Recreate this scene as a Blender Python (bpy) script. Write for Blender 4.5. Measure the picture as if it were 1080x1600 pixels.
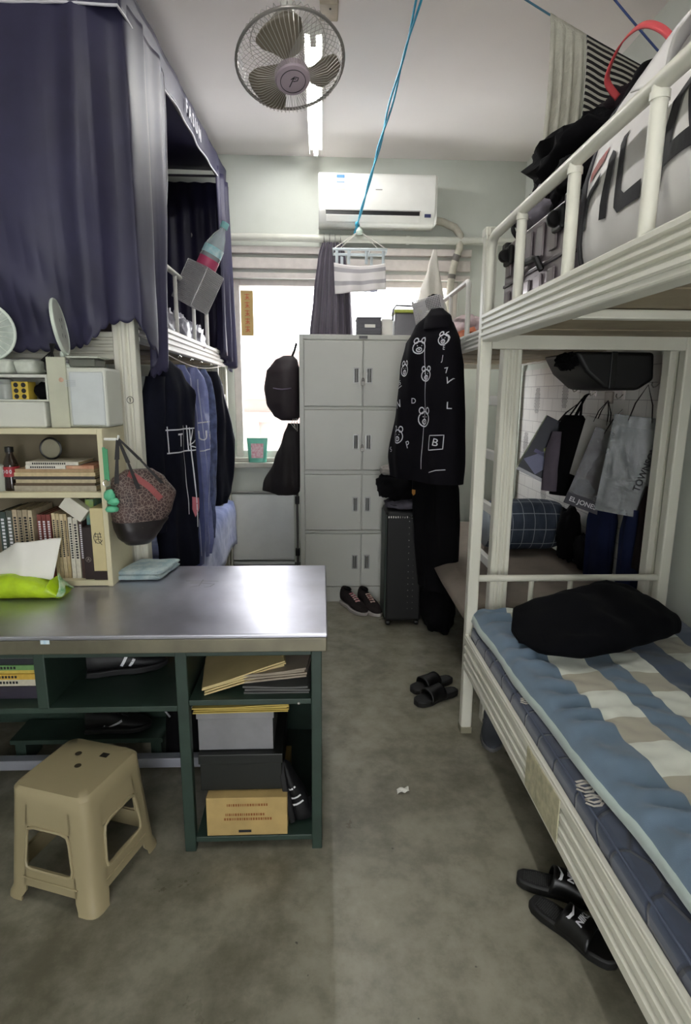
import bpy, bmesh, math, random
from math import sin, cos, pi, radians, sqrt
from mathutils import Vector, Matrix, Euler, noise
from mathutils.bvhtree import BVHTree

for o in list(bpy.data.objects):
    bpy.data.objects.remove(o)
SC = bpy.context.scene
COL = SC.collection

# ------------------------------------------------------------ camera, world, exposure
cam_d = bpy.data.cameras.new('camera')
cam_d.sensor_fit = 'HORIZONTAL'
cam_d.sensor_width = 36.0
cam_d.lens = 30.0
cam_d.clip_start = 0.02
cam = bpy.data.objects.new('camera', cam_d)
COL.objects.link(cam)
cam.matrix_world = (Matrix.Translation((0, 0, 1.43)) @ Matrix.Rotation(radians(-2.43), 4, 'Z')
                    @ Matrix.Rotation(radians(90 - 11.5), 4, 'X') @ Matrix.Rotation(radians(0.4), 4, 'Z'))
SC.camera = cam

world = bpy.data.worlds.new('overcast_sky')
SC.world = world
world.use_nodes = True
_bg = world.node_tree.nodes['Background']
_bg.inputs[0].default_value = (0.97, 0.985, 1.0, 1)
_bg.inputs[1].default_value = 4.0

SC.view_settings.view_transform = 'Standard'
SC.view_settings.look = 'None'
SC.view_settings.gamma = 1.0
SC.view_settings.use_curve_mapping = False
SC.view_settings.exposure = 1.32
TUBE_POWER = 14.0
BACK_TUBE_POWER = 10.0

# ------------------------------------------------------------ materials
def hx(h):
    r = [int(h[i:i + 2], 16) / 255 for i in (0, 2, 4)]
    return tuple(c / 12.92 if c <= .04045 else ((c + .055) / 1.055) ** 2.4 for c in r) + (1.0,)

class NT:
    """small wrapper round a material's node tree"""
    def __init__(s, name):
        s.m = bpy.data.materials.new(name)
        s.m.use_nodes = True
        s.t = s.m.node_tree
        s.b = s.t.nodes['Principled BSDF']
    def n(s, kind, **kw):
        nd = s.t.nodes.new(kind)
        for k, v in kw.items():
            if k in nd.inputs:
                nd.inputs[k].default_value = v
            else:
                setattr(nd, k, v)
        return nd
    def l(s, a, b):
        s.t.links.new(a, b)
    def obj(s):
        return s.n('ShaderNodeTexCoord').outputs['Object']
    def uv(s):
        return s.n('ShaderNodeTexCoord').outputs['UV']
    def mapped(s, src, scale):
        mp = s.n('ShaderNodeMapping')
        mp.inputs['Scale'].default_value = scale
        s.l(src, mp.inputs['Vector'])
        return mp.outputs[0]
    def noise(s, src, scale, detail=4, rough=.55):
        nd = s.n('ShaderNodeTexNoise')
        nd.inputs['Scale'].default_value = scale
        nd.inputs['Detail'].default_value = detail
        nd.inputs['Roughness'].default_value = rough
        s.l(src, nd.inputs['Vector'])
        return nd.outputs[0]
    def ramp(s, fac, stops, const=False):
        nd = s.n('ShaderNodeValToRGB')
        if const:
            nd.color_ramp.interpolation = 'CONSTANT'
        el = nd.color_ramp.elements
        el[0].position, el[0].color = stops[0]
        el[1].position, el[1].color = stops[-1]
        for p, c in stops[1:-1]:
            e = el.new(p)
            e.color = c
        s.l(fac, nd.inputs[0])
        return nd.outputs[0]
    def mix(s, fac, a, b, mode='MIX'):
        nd = s.n('ShaderNodeMix', data_type='RGBA', blend_type=mode)
        for sock, v in ((nd.inputs[0], fac), (nd.inputs[6], a), (nd.inputs[7], b)):
            if hasattr(v, 'is_output'):
                s.l(v, sock)
            else:
                sock.default_value = v
        return nd.outputs[2]
    def math(s, op, a, b=0.0):
        nd = s.n('ShaderNodeMath', operation=op)
        for i, v in enumerate((a, b)):
            if hasattr(v, 'is_output'):
                s.l(v, nd.inputs[i])
            else:
                nd.inputs[i].default_value = v
        return nd.outputs[0]
    def sep(s, src):
        nd = s.n('ShaderNodeSeparateXYZ')
        s.l(src, nd.inputs[0])
        return nd.outputs
    def bump(s, h, strength=.3, dist=.01):
        nd = s.n('ShaderNodeBump')
        nd.inputs['Strength'].default_value = strength
        nd.inputs['Distance'].default_value = dist
        s.l(h, nd.inputs['Height'])
        s.l(nd.outputs[0], s.b.inputs['Normal'])
    def col(s, v):
        if hasattr(v, 'is_output'):
            s.l(v, s.b.inputs['Base Color'])
        else:
            s.b.inputs['Base Color'].default_value = v

MATS = {}
def mat(name, col, rough=.5, metal=0., var=.12, vscale=9., bump=.0, bscale=120., bdist=.002,
        sheen=0., coat=0., trans=0., alpha=1., col2=None):
    """plain procedural material: colour varied by noise, optional fine relief"""
    if name in MATS:
        return MATS[name]
    t = NT(name)
    c = hx(col)
    c2 = hx(col2) if col2 else tuple(x * (1 - var) for x in c[:3]) + (1.,)
    src = t.obj()
    t.col(t.ramp(t.noise(src, vscale), [(.35, c2), (.65, c)]))
    t.b.inputs['Roughness'].default_value = rough
    t.b.inputs['Metallic'].default_value = metal
    if rough >= .8:
        t.b.inputs['Specular IOR Level'].default_value = .15
    if sheen:
        t.b.inputs['Sheen Weight'].default_value = sheen
        t.b.inputs['Sheen Roughness'].default_value = .4
    if coat:
        t.b.inputs['Coat Weight'].default_value = coat
    if trans:
        t.b.inputs['Transmission Weight'].default_value = trans
        t.b.inputs['IOR'].default_value = 1.15
    if alpha < 1:
        t.b.inputs['Alpha'].default_value = alpha
    if bump:
        t.bump(t.noise(src, bscale, 5), bump, bdist)
    MATS[name] = t.m
    return t.m

# ------------------------------------------------------------ mesh builder
class MB:
    def __init__(s):
        s.v, s.f, s.uv, s.mi, s.cur = [], [], {}, [], 0
    def add(s, vs, fs, uvs=None):
        b = len(s.v)
        s.v += [Vector(p) for p in vs]
        s.f += [tuple(i + b for i in f) for f in fs]
        s.mi += [s.cur] * len(fs)
        if uvs:
            for i, q in enumerate(uvs):
                s.uv[b + i] = q
        return s
    def box(s, x0, x1, y0, y1, z0, z1, M=None):
        vs = [Vector((x, y, z)) for z in (z0, z1) for y in (y0, y1) for x in (x0, x1)]
        if M is not None:
            vs = [M @ p for p in vs]
        return s.add(vs, [(0, 2, 3, 1), (4, 5, 7, 6), (0, 1, 5, 4), (2, 6, 7, 3), (0, 4, 6, 2), (1, 3, 7, 5)])
    def cbox(s, c, d, M=None):
        """box by centre and size"""
        return s.box(c[0] - d[0] / 2, c[0] + d[0] / 2, c[1] - d[1] / 2, c[1] + d[1] / 2, c[2] - d[2] / 2, c[2] + d[2] / 2, M)
    def loft(s, rings, cap0=True, cap1=True, closed=False):
        n, vs, fs = len(rings[0]), [], []
        for r in rings:
            vs += r
        m = len(rings)
        for i in range(m if closed else m - 1):
            j = (i + 1) % m
            for k in range(n):
                l = (k + 1) % n
                fs.append((i * n + k, i * n + l, j * n + l, j * n + k))
        if not closed:
            if cap0:
                fs.append(tuple(range(n - 1, -1, -1)))
            if cap1:
                fs.append(tuple((m - 1) * n + k for k in range(n)))
        return s.add(vs, fs)
    def tube(s, path, r, n=8, closed=False, caps=True):
        P = [Vector(p) for p in path]
        R = r if isinstance(r, (list, tuple)) else [r] * len(P)
        m, T = len(P), []
        for i in range(m):
            a = P[(i - 1) % m] if (closed or i) else P[0]
            b = P[(i + 1) % m] if (closed or i < m - 1) else P[-1]
            T.append((b - a).normalized())
        u = T[0].orthogonal().normalized()
        rings = []
        for i in range(m):
            if i:
                q = T[i - 1].rotation_difference(T[i])
                u = (q @ u)
                u = (u - T[i] * u.dot(T[i])).normalized()
            w = T[i].cross(u)
            rings.append([P[i] + (u * cos(2 * pi * k / n) + w * sin(2 * pi * k / n)) * R[i] for k in range(n)])
        return s.loft(rings, caps, caps, closed)
    def lathe(s, prof, n=24, M=None):
        M = M or Matrix()
        rings = [[M @ Vector((r * cos(2 * pi * k / n), r * sin(2 * pi * k / n), z)) for k in range(n)] for r, z in prof]
        return s.loft(rings)
    def grid(s, fn, nu, nv, closeu=False, uvf=None):
        vs, uvs, fs = [], [], []
        nn = nu if closeu else nu + 1
        for j in range(nv + 1):
            for i in range(nn):
                u, v = i / nu, j / nv
                vs.append(fn(u, v))
                uvs.append(uvf(u, v) if uvf else (u, v))
        for j in range(nv):
            for i in range(nu):
                k = (i + 1) % nn
                fs.append((j * nn + i, j * nn + k, (j + 1) * nn + k, (j + 1) * nn + i))
        return s.add(vs, fs, uvs)
    def prism(s, poly, fn, d0, d1):
        """poly of 2-D points; fn(a, b, d) -> world point"""
        n = len(poly)
        vs = [fn(a, b, d0) for a, b in poly] + [fn(a, b, d1) for a, b in poly]
        fs = [tuple(range(n - 1, -1, -1)), tuple(range(n, 2 * n))]
        fs += [(k, (k + 1) % n, n + (k + 1) % n, n + k) for k in range(n)]
        return s.add(vs, fs)
    def bvh(s):
        return BVHTree.FromPolygons([tuple(p) for p in s.v], s.f)

MW = {}
def _recalc(me):
    bm = bmesh.new()
    bm.from_mesh(me)
    bmesh.ops.recalc_face_normals(bm, faces=bm.faces)
    bm.to_mesh(me)
    bm.free()

def tag(o, label=None, cat=None, group=None, kind=None):
    for k, v in (('label', label), ('category', cat), ('group', group), ('kind', kind)):
        if v:
            o[k] = v
    return o

def obj(name, mb, mats, parent=None, label=None, cat=None, group=None, kind=None,
        bev=0., seg=2, solid=0., smooth=False, sub=0, local=False, recalc=True, ang=40):
    me = bpy.data.meshes.new(name)
    vs = mb.v
    loc = Vector((0, 0, 0))
    if parent is not None:
        if not local:
            inv = MW[parent].inverted()
            vs = [inv @ p for p in vs]
    else:
        xs = [p.x for p in vs]; ys = [p.y for p in vs]; zs = [p.z for p in vs]
        loc = Vector(((min(xs) + max(xs)) / 2, (min(ys) + max(ys)) / 2, min(zs)))
        vs = [p - loc for p in vs]
    me.from_pydata([tuple(p) for p in vs], [], mb.f)
    if mb.uv:
        ul = me.uv_layers.new(name='UVMap')
        for lp in me.loops:
            ul.data[lp.index].uv = mb.uv.get(lp.vertex_index, (0, 0))
    if not isinstance(mats, (list, tuple)):
        mats = [mats]
    for m in mats:
        me.materials.append(m)
    if len(mats) > 1:
        for p, i in zip(me.polygons, mb.mi):
            p.material_index = i
    if recalc:
        _recalc(me)
    if smooth:
        me.shade_smooth()
        me.set_sharp_from_angle(angle=radians(ang))
    o = bpy.data.objects.new(name, me)
    COL.objects.link(o)
    o.location = loc
    if parent is not None:
        o.parent = parent
        MW[o] = MW[parent].copy()
    else:
        MW[o] = Matrix.Translation(loc)
    if solid:
        md = o.modifiers.new('thickness', 'SOLIDIFY')
        md.thickness = solid
        md.offset = 0
    if bev:
        md = o.modifiers.new('bevel', 'BEVEL')
        md.width = bev
        md.segments = seg
        md.limit_method = 'ANGLE'
        md.angle_limit = radians(35)
    if sub:
        md = o.modifiers.new('subdivision', 'SUBSURF')
        md.levels = md.render_levels = sub
    tag(o, label, cat, group, kind)
    return o

def thing(name, label, cat, loc=(0, 0, 0), rot=(0, 0, 0), group=None):
    o = bpy.data.objects.new(name, None)
    COL.objects.link(o)
    o.empty_display_size = .05
    o.location = loc
    o.rotation_euler = rot
    MW[o] = Matrix.Translation(loc) @ Euler(rot).to_matrix().to_4x4()
    return tag(o, label, cat, group)

def copy_tree(o, parent=None, M=None):
    c = o.copy()
    COL.objects.link(c)
    c.parent = parent
    for ch in list(o.children):
        copy_tree(ch, c)
    return c

def interp(keys, t):
    """piecewise smooth interpolation of tuples keyed by first element"""
    if t <= keys[0][0]:
        return keys[0][1:]
    for a, b in zip(keys, keys[1:]):
        if t <= b[0]:
            f = (t - a[0]) / (b[0] - a[0])
            f = f * f * (3 - 2 * f) * .5 + f * .5
            return tuple(x + (y - x) * f for x, y in zip(a[1:], b[1:]))
    return keys[-1][1:]

def nz(x, y, z, s=1.):
    return noise.noise(Vector((x * s, y * s, z * s)))

def sp(c, e):
    return math.copysign(abs(c) ** e, c)

def frame(O, sdir, up=(0, 0, 1)):
    S = Vector(sdir).normalized()
    U = Vector(up).normalized()
    N = S.cross(U).normalized()
    O = Vector(O)
    return O, S, U, N

def garment(mb, O, sdir, keys, amp=.008, freq=40., seed=0., nv=40, n=44, up=(0, 0, 1), ex=.7, rough=.006, rs=9.):
    """soft closed shell hung along -up: keys (t, sL, sR, depth); sdir is its width direction, S x U its front"""
    O, S, U, N = frame(O, sdir, up)
    t0, t1 = keys[0][0], keys[-1][0]
    rings = []
    for j in range(nv + 1):
        t = t0 + (t1 - t0) * j / nv
        a, b, d = interp(keys, t)
        mid, h = (a + b) / 2, (b - a) / 2
        r = []
        for k in range(n):
            th = 2 * pi * k / n
            x = mid + h * sp(cos(th), ex)
            fold = amp * min(1., (t - t0) / .12 + .1) * (sin(freq * x + seed + 3 * t) + .6 * sin(freq * 1.9 * x + 2.1 * seed - 5 * t))
            y = d * sp(sin(th), ex) + fold
            p = O + S * x - U * t + N * y
            q = nz(p.x + seed, p.y, p.z, rs) * rough
            r.append(p + N * q + S * q * .5)
        rings.append(r)
    mb.loft(rings)
    return mb

def blob(mb, c, r, amp=.15, fs=2.2, seed=0., nu=36, nv=20, flat=None, e=1., M=None, amp2=.04, fs2=7.):
    """lumpy soft mass: superellipsoid pushed about by noise, bottom flattened at z = flat"""
    c = Vector(c)
    M = M or Matrix()
    rings = []
    for j in range(1, nv):
        ph = -pi / 2 + pi * j / nv
        ring = []
        for k in range(nu):
            th = 2 * pi * k / nu
            d = Vector((sp(cos(ph), e) * sp(cos(th), e), sp(cos(ph), e) * sp(sin(th), e), sp(sin(ph), e)))
            f = 1 + amp * nz(d.x + seed, d.y, d.z, fs) + amp2 * nz(d.x, d.y + seed, d.z, fs2)
            p = Vector((d.x * r[0] * f, d.y * r[1] * f, d.z * r[2] * f))
            p = c + (M @ p)
            if flat is not None and p.z < flat:
                p.z = flat
            ring.append(p)
        rings.append(ring)
    mb.loft(rings)
    return mb

# writing and line marks laid on a surface ------------------------------------
def text2d(txt, size, shear=0., bold=0., spacing=1.):
    cu = bpy.data.curves.new('lettering', 'FONT')
    cu.body = txt
    cu.size = size
    cu.shear = shear
    cu.offset = bold
    cu.space_character = spacing
    cu.align_x = 'CENTER'
    cu.align_y = 'CENTER'
    cu.resolution_u = 3
    ob = bpy.data.objects.new('lettering', cu)
    me = bpy.data.meshes.new_from_object(ob)
    vs = [(v.co.x, v.co.y) for v in me.vertices]
    fs = [tuple(p.vertices) for p in me.polygons]
    bpy.data.objects.remove(ob)
    bpy.data.meshes.remove(me)
    bpy.data.curves.remove(cu)
    return vs, fs

def sub2d(vs, fs, it):
    bm = bmesh.new()
    bv = [bm.verts.new((x, y, 0)) for x, y in vs]
    for f in fs:
        try:
            bm.faces.new([bv[i] for i in f])
        except ValueError:
            pass
    bmesh.ops.triangulate(bm, faces=bm.faces)
    for _ in range(it):
        bmesh.ops.subdivide_edges(bm, edges=bm.edges, cuts=1, use_grid_fill=True)
    bm.verts.index_update()
    out = [(v.co.x, v.co.y) for v in bm.verts], [tuple(v.index for v in f.verts) for f in bm.faces]
    bm.free()
    return out

def put2d(mb, vs, fs, O, A, B, bvh=None, off=.0015, far=.3):
    """place 2-D shapes at O with axes A, B; with a bvh they are laid on that surface along -(A x B)"""
    O, A, B = Vector(O), Vector(A).normalized(), Vector(B).normalized()
    N = A.cross(B).normalized()
    out, miss = [], set()
    for x, y in vs:
        p = O + A * x + B * y
        if bvh:
            h = bvh.ray_cast(p + N * far, -N)
            if h[0] is None:
                miss.add(len(out))
            else:
                p = h[0] + N * off
        else:
            p = p + N * off
        out.append(p)
    mb.add(out, [f for f in fs if not any(i in miss for i in f)])

def put_text(mb, txt, size, O, A, B, bvh=None, it=0, off=.0015, far=.3, **kw):
    vs, fs = text2d(txt, size, **kw)
    if it:
        vs, fs = sub2d(vs, fs, it)
    put2d(mb, vs, fs, O, A, B, bvh, off, far)

def strokes2d(lines, w, step=.012):
    """polylines turned into flat ribbons of width w"""
    V, Fc = [], []
    for ln in lines:
        pts = []
        for a, b in zip(ln, ln[1:]):
            d = math.dist(a, b)
            k = max(1, int(d / step))
            pts += [(a[0] + (b[0] - a[0]) * i / k, a[1] + (b[1] - a[1]) * i / k) for i in range(k)]
        pts.append(ln[-1])
        base = len(V)
        for i, p in enumerate(pts):
            a, b = pts[max(0, i - 1)], pts[min(len(pts) - 1, i + 1)]
            dx, dy = b[0] - a[0], b[1] - a[1]
            L = math.hypot(dx, dy) or 1
            nx, ny = -dy / L * w / 2, dx / L * w / 2
            V += [(p[0] + nx, p[1] + ny), (p[0] - nx, p[1] - ny)]
        for i in range(len(pts) - 1):
            q = base + 2 * i
            Fc.append((q, q + 1, q + 3, q + 2))
    return V, Fc

def circle2d(cx, cy, r, n=16, ry=None, a0=0., a1=2 * pi):
    return [(cx + r * cos(a0 + (a1 - a0) * i / n), cy + (ry or r) * sin(a0 + (a1 - a0) * i / n)) for i in range(n + 1)]

def disc2d(cx, cy, r, n=14, ry=None):
    return [(cx + r * cos(2 * pi * i / n), cy + (ry or r) * sin(2 * pi * i / n)) for i in range(n)], [tuple(range(n))]
# ============================================================ materials used widely
WALL = NT('painted_plaster')
_s = WALL.obj()
WALL.col(WALL.ramp(WALL.noise(_s, 1.6, 6), [(.3, hx('bdc1b8')), (.7, hx('cdd1c9'))]))
WALL.b.inputs['Roughness'].default_value = .75
WALL.bump(WALL.noise(_s, 60, 6), .08, .004)
M_WALL = WALL.m
M_CEIL = mat('ceiling_paint', 'f4eeec', .85, var=.05, vscale=1.2, bump=.06, bscale=40)
M_BED = mat('cream_bed_paint', 'd8d6c8', .38, var=.06, vscale=5)
M_BED2 = mat('white_bed_paint', 'dcdad4', .4, var=.05, vscale=5)
M_BOARD = mat('bed_board', '9d8f76', .7, var=.25, vscale=6, bump=.2, bscale=40)
M_WHITE = mat('white_plastic', 'e6e6e0', .35, var=.04)
M_BLACK = mat('black_fabric', '08070a', .9, var=.3, vscale=30, bump=.3, bscale=300)
M_BLACKP = mat('black_plastic', '080809', .4, var=.1)
M_CHROME = mat('chrome', 'c9c9c8', .18, 1., var=.05)
M_NAVY = mat('navy_satin', '2f2d49', .52, var=.2, vscale=3, bump=.03, bscale=90, col2='242239')
M_PRINT = mat('white_print', 'dcdce0', .8, var=.05)
M_INK = mat('black_print', '17161a', .7, var=.05)
M_GREY = mat('grey_fabric', '75747c', .9, var=.2, vscale=20, bump=.3, bscale=250, sheen=.2)
M_STEEL_P = mat('grey_locker_paint', 'c2c3bb', .42, var=.05, vscale=3, bump=.02, bscale=30)
M_DARKGREEN = mat('dark_green_paint', '2b3d34', .5, var=.3, vscale=12, bump=.05, bscale=60)
M_PIPE = mat('pipe_paint', 'c9cabf', .5, var=.1, vscale=10)
M_MESHW = mat('grey_wire', 'b8b6b8', .4, .4, var=.05)
M_PAPERW = mat('white_paper', 'e4e2da', .8, var=.06, vscale=6)

def floor_mat():
    t = NT('worn_concrete')
    s = t.obj()
    a = t.ramp(t.noise(s, 1.3, 8, .6), [(.32, hx('5c5947')), (.66, hx('918d7b'))])
    b = t.ramp(t.noise(s, 9, 6, .65), [(.35, hx('757163')), (.65, hx('969285'))])
    c = t.mix(.45, a, b)
    stain = t.ramp(t.noise(s, 4.5, 9, .7), [(.36, (.62, .61, .58, 1)), (.56, (1, 1, 1, 1)), (.72, (1.12, 1.12, 1.1, 1))])
    c = t.mix(.85, c, stain, 'MULTIPLY')
    spots = t.ramp(t.noise(s, 24, 3, .6), [(.0, (0, 0, 0, 1)), (.235, (0, 0, 0, 1)), (.28, (1, 1, 1, 1)), (1, (1, 1, 1, 1))])
    c = t.mix(t.math('SUBTRACT', 1., spots), c, hx('47443b'))
    t.col(c)
    r = t.ramp(t.noise(s, 3.2, 7, .6), [(.3, (.24,) * 3 + (1,)), (.75, (.52,) * 3 + (1,))])
    t.l(r, t.b.inputs['Roughness'])
    t.bump(t.noise(s, 26, 8, .6), .12, .004)
    return t.m

# ============================================================ the room
X0, X1, Y0, Y1, ZC = -1.65, 1.48, -1.3, 4.5, 3.08
obj('floor', MB().box(X0 - .15, X1 + .15, Y0 - .15, Y1 + .2, -.12, 0), floor_mat(), kind='structure')
obj('ceiling', MB().box(X0 - .15, X1 + .15, Y0 - .15, Y1 + .2, ZC, ZC + .12), M_CEIL, kind='structure')
obj('wall_left', MB().box(X0 - .15, X0, Y0 - .15, Y1 + .2, 0, ZC), M_WALL, kind='structure')
obj('wall_right', MB().box(X1, X1 + .15, Y0 - .15, Y1 + .2, 0, ZC), M_WALL, kind='structure')
WX0, WX1, WZ0, WZ1 = -.66, 1.02, .95, 2.26
wb = MB()
wb.box(X0, WX0, Y1, Y1 + .2, 0, ZC)
wb.box(WX1, X1, Y1, Y1 + .2, 0, ZC)
wb.box(WX0, WX1, Y1, Y1 + .2, 0, WZ0)
wb.box(WX0, WX1, Y1, Y1 + .2, WZ1, ZC)
obj('wall_back', wb, M_WALL, kind='structure')
# wall behind the viewer with an open balcony doorway and a light above it
DX0, DX1, DZ1 = -.50, .40, 2.15
wf = MB()
wf.box(X0, DX0, Y0 - .15, Y0, 0, ZC)
wf.box(DX1, X1, Y0 - .15, Y0, 0, ZC)
wf.box(DX0, DX1, Y0 - .15, Y0, DZ1, ZC)
obj('wall_front', wf, M_WALL, kind='structure')
df = MB()
df.box(DX0, DX0 + .05, Y0 - .14, Y0 + .01, 0, DZ1)
df.box(DX1 - .05, DX1, Y0 - .14, Y0 + .01, 0, DZ1)
df.box(DX0 + .05, DX1 - .05, Y0 - .14, Y0 + .01, DZ1 - .05, DZ1)
obj('door_1', df, M_BED2, kind='structure', bev=.004)

# window: frame, mullion, two panes, sill
M_WFR = mat('window_frame_paint', 'cfc8c2', .5, var=.1, vscale=20)
win = MB()
win.box(WX0, WX0 + .055, Y1 + .02, Y1 + .10, WZ0, WZ1)
win.box(WX1 - .055, WX1, Y1 + .02, Y1 + .10, WZ0, WZ1)
win.box(WX0 + .055, WX1 - .055, Y1 + .02, Y1 + .10, WZ0, WZ0 + .05)
win.box(WX0 + .055, WX1 - .055, Y1 + .02, Y1 + .10, WZ1 - .045, WZ1)
w1 = obj('window_1', win, M_WFR, kind='structure', bev=.004)
sash = MB()
sash.box(.17, .215, Y1 + .03, Y1 + .09, WZ0 + .05, WZ1 - .045)
obj('mullion', sash, M_WFR, w1, bev=.003)
gl = NT('window_glass')
gl.b.inputs['Base Color'].default_value = (1, 1, 1, 1)
gl.b.inputs['Roughness'].default_value = .02
gl.b.inputs['Alpha'].default_value = .08
gl.l(gl.ramp(gl.noise(gl.obj(), 3), [(.3, (.05, .05, .05, 1)), (.8, (.11, .11, .11, 1))]), gl.b.inputs['Alpha'])
for a, b in ((WX0 + .055, .17), (.215, WX1 - .055)):
    obj('pane', MB().box(a, b, Y1 + .058, Y1 + .062, WZ0 + .05, WZ1 - .045), gl.m, w1)
sill = MB().box(WX0 - .04, WX1 + .04, Y1 - .075, Y1, WZ0 - .075, WZ0 - .035)
sill.box(WX0 - .02, WX1 + .02, Y1 - .03, Y1, WZ0 - .035, WZ0 - .002)
obj('trim_1', sill, mat('sill_paint', 'b3b1a8', .6, var=.15), kind='structure', bev=.006)
# stepped lintel boards above the window
lint = MB()
lint.box(WX0 - .06, WX1 + .08, Y1 - .018, Y1, 2.262, 2.30)
lint.box(WX0 - .06, WX1 + .08, Y1 - .030, Y1, 2.325, 2.40)
lint.box(WX0 - .06, WX1 + .08, Y1 - .045, Y1, 2.425, 2.475)
obj('trim_2', lint, M_WFR, kind='structure', bev=.005)
obj('baseboard_back', MB().box(X0, -.17, Y1 - .012, Y1, 0, .10), mat('skirting_paint', '6f7068', .6), kind='structure')

# far building across the yard
bld = thing('apartment_facade', 'pale pinkish building facade seen through the window', 'building', (0, 10.5, -4))
M_FAC = mat('facade_render', '95837c', .9, var=.08, vscale=.6)
obj('wall', MB().box(-8, 8, 10.5, 10.9, -4, 1.75), M_FAC, bld)
obj('cornice', MB().box(-8, 8, 10.25, 10.5, 1.35, 1.75).box(-8, 8, 10.35, 10.5, .95, 1.12), M_FAC, bld)
for x in (-3.3, -1.25, .8, 2.9):
    obj('pilaster', MB().box(x - .14, x + .14, 10.38, 10.5, -4, .95), M_FAC, bld)
M_FWIN = mat('facade_window', '989089', .5, var=.1)
for x in (-2.3, -.25, 1.85):
    obj('window_panel', MB().box(x - .65, x + .65, 10.44, 10.5, -1.4, .6), M_FWIN, bld)
obj('parapet', MB().box(-8, 8, 10.3, 10.5, 1.75, 1.85), M_FAC, bld)
for k in range(6):
    x = -2.6 + k * .85
    obj('roof_block', MB().box(x, x + .35 + .1 * (k % 3), 10.55, 10.85, 1.85, 2.05 + .13 * ((k * 2) % 3)), M_FAC, bld)

# ============================================================ lit fluorescent tubes
def tube_lamp(x, y0, y1, power, label):
    t = thing('fluorescent_lamp', label, 'lamp', (x, (y0 + y1) / 2, ZC), group=None)
    obj('housing', MB().box(x - .042, x + .042, y0, y1, ZC - .045, ZC - .001), M_WHITE, t, bev=.006)
    for sx in (-1, 1):
        obj('reflector_skirt', MB().box(x + sx * .042 - .002, x + sx * .042 + .002, y0, y1, ZC - .074, ZC - .04), M_WHITE, t)
    for yy in (y0 + .012, y1 - .012):
        obj('end_holder', MB().box(x - .014, x + .014, yy - .012, yy + .012, ZC - .088, ZC - .045), M_WHITE, t, bev=.003)
    e = NT('lit_tube_glass')
    e.b.inputs['Base Color'].default_value = (.9, .9, .9, 1)
    e.b.inputs['Emission Color'].default_value = (1.0, .99, .985, 1)
    L = y1 - y0 - .05
    e.b.inputs['Emission Strength'].default_value = power / (pi * 2 * pi * .013 * L)
    obj('tube', MB().tube([(x, y0 + .024, ZC - .07), (x, y1 - .024, ZC - .07)], .013, 14), e.m, t, smooth=True)
    return t
tube_lamp(-.035, 3.0, 4.27, TUBE_POWER, 'lit white fluorescent tube on the ceiling behind the fan')
tube_lamp(-.035, .25, 1.5, BACK_TUBE_POWER, 'lit white fluorescent tube on the ceiling above the near aisle')
# ============================================================ bunk beds
def rib_profile(h, th, nr=4, dep=.009, gw=.0065):
    """2-D outline (depth outward, height) of a ribbed steel rail: grooves on the outer side"""
    dep, gw = max(dep, h * .075) if h < .2 else dep, max(gw, h * .07)
    dep = min(dep, th * .8)
    pts = [(-th, 0), (-.004, 0), (0, .004)]
    for k in range(1, nr):
        z = h * k / nr
        pts += [(0, z - gw), (-dep, z - gw * .4), (-dep, z + gw * .4), (0, z + gw)]
    pts += [(0, h - .004), (-.004, h), (-th, h)]
    return pts

def rail_y(mb, x, s, y0, y1, z0, h, th=.03, nr=4):
    mb.prism(rib_profile(h, th, nr), lambda a, b, d: Vector((x + s * a, d, z0 + b)), y0, y1)
    return mb

def rail_x(mb, y, s, x0, x1, z0, h, th=.03, nr=4):
    mb.prism(rib_profile(h, th, nr), lambda a, b, d: Vector((d, y + s * a, z0 + b)), x0, x1)
    return mb

def rib_post(x0, x1, y0, y1, z0, z1, nr=3):
    w = x1 - x0
    pr = rib_profile(w, y1 - y0, nr, .010, .0085)
    return MB().prism(pr, lambda a, b, d: Vector((x0 + b, y0 - a, d)), z0, z1)

def sq_post(x, y, z0, z1, w=.045):
    return MB().box(x - w / 2, x + w / 2, y - w / 2, y + w / 2, z0, z1)

def arc(c, r, a0, a1, ax, ay, n=5):
    c, ax, ay = Vector(c), Vector(ax), Vector(ay)
    return [c + ax * r * cos(a0 + (a1 - a0) * i / n) + ay * r * sin(a0 + (a1 - a0) * i / n) for i in range(n + 1)]

def boards(parent, x0, x1, y0, y1, z, n, th=.016):
    step = (y1 - y0) / n
    for k in range(n):
        a = y0 + k * step
        obj('board', MB().box(x0, x1, a + .004, a + step - .004, z - .002 * (k % 2), z + th - .002 * (k % 2)), M_BOARD, parent)

# ---- near right bed: stripes and duvet below, luggage above
B1X0, B1X1, B1Y0, B1Y1 = .60, 1.44, .22, 2.27
b1 = thing('bunk_bed', 'cream steel bunk bed nearest on the right with striped duvet and luggage', 'bunk bed',
           ((B1X0 + B1X1) / 2, (B1Y0 + B1Y1) / 2, 0), group='steel bunk beds of the room')
for x, y in ((B1X0 + .022, B1Y1 - .022), (B1X1 - .022, B1Y1 - .022), (B1X0 + .022, B1Y0 + .022), (B1X1 - .022, B1Y0 + .022)):
    p = obj('post', sq_post(x, y, 0.004, 2.015), M_BED, b1, bev=.006)
    cp = MB()
    cp.box(x - .026, x + .026, y - .026, y + .026, 2.0, 2.03)
    for k in range(4):
        cp.box(x - .023 + k * .0135, x - .017 + k * .0135, y - .0285, y + .0285, 1.985, 2.028)
    obj('post_cap', cp, M_BED, p, bev=.003)
    obj('rubber_foot', sq_post(x, y, 0, .03, .049), mat('worn_rubber', '8a8672', .8), p, bev=.003)
obj('side_rail', rail_y(MB(), B1X0 - .004, -1, B1Y0 + .045, B1Y1 - .045, 1.645, .082), M_BED, b1)
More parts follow.
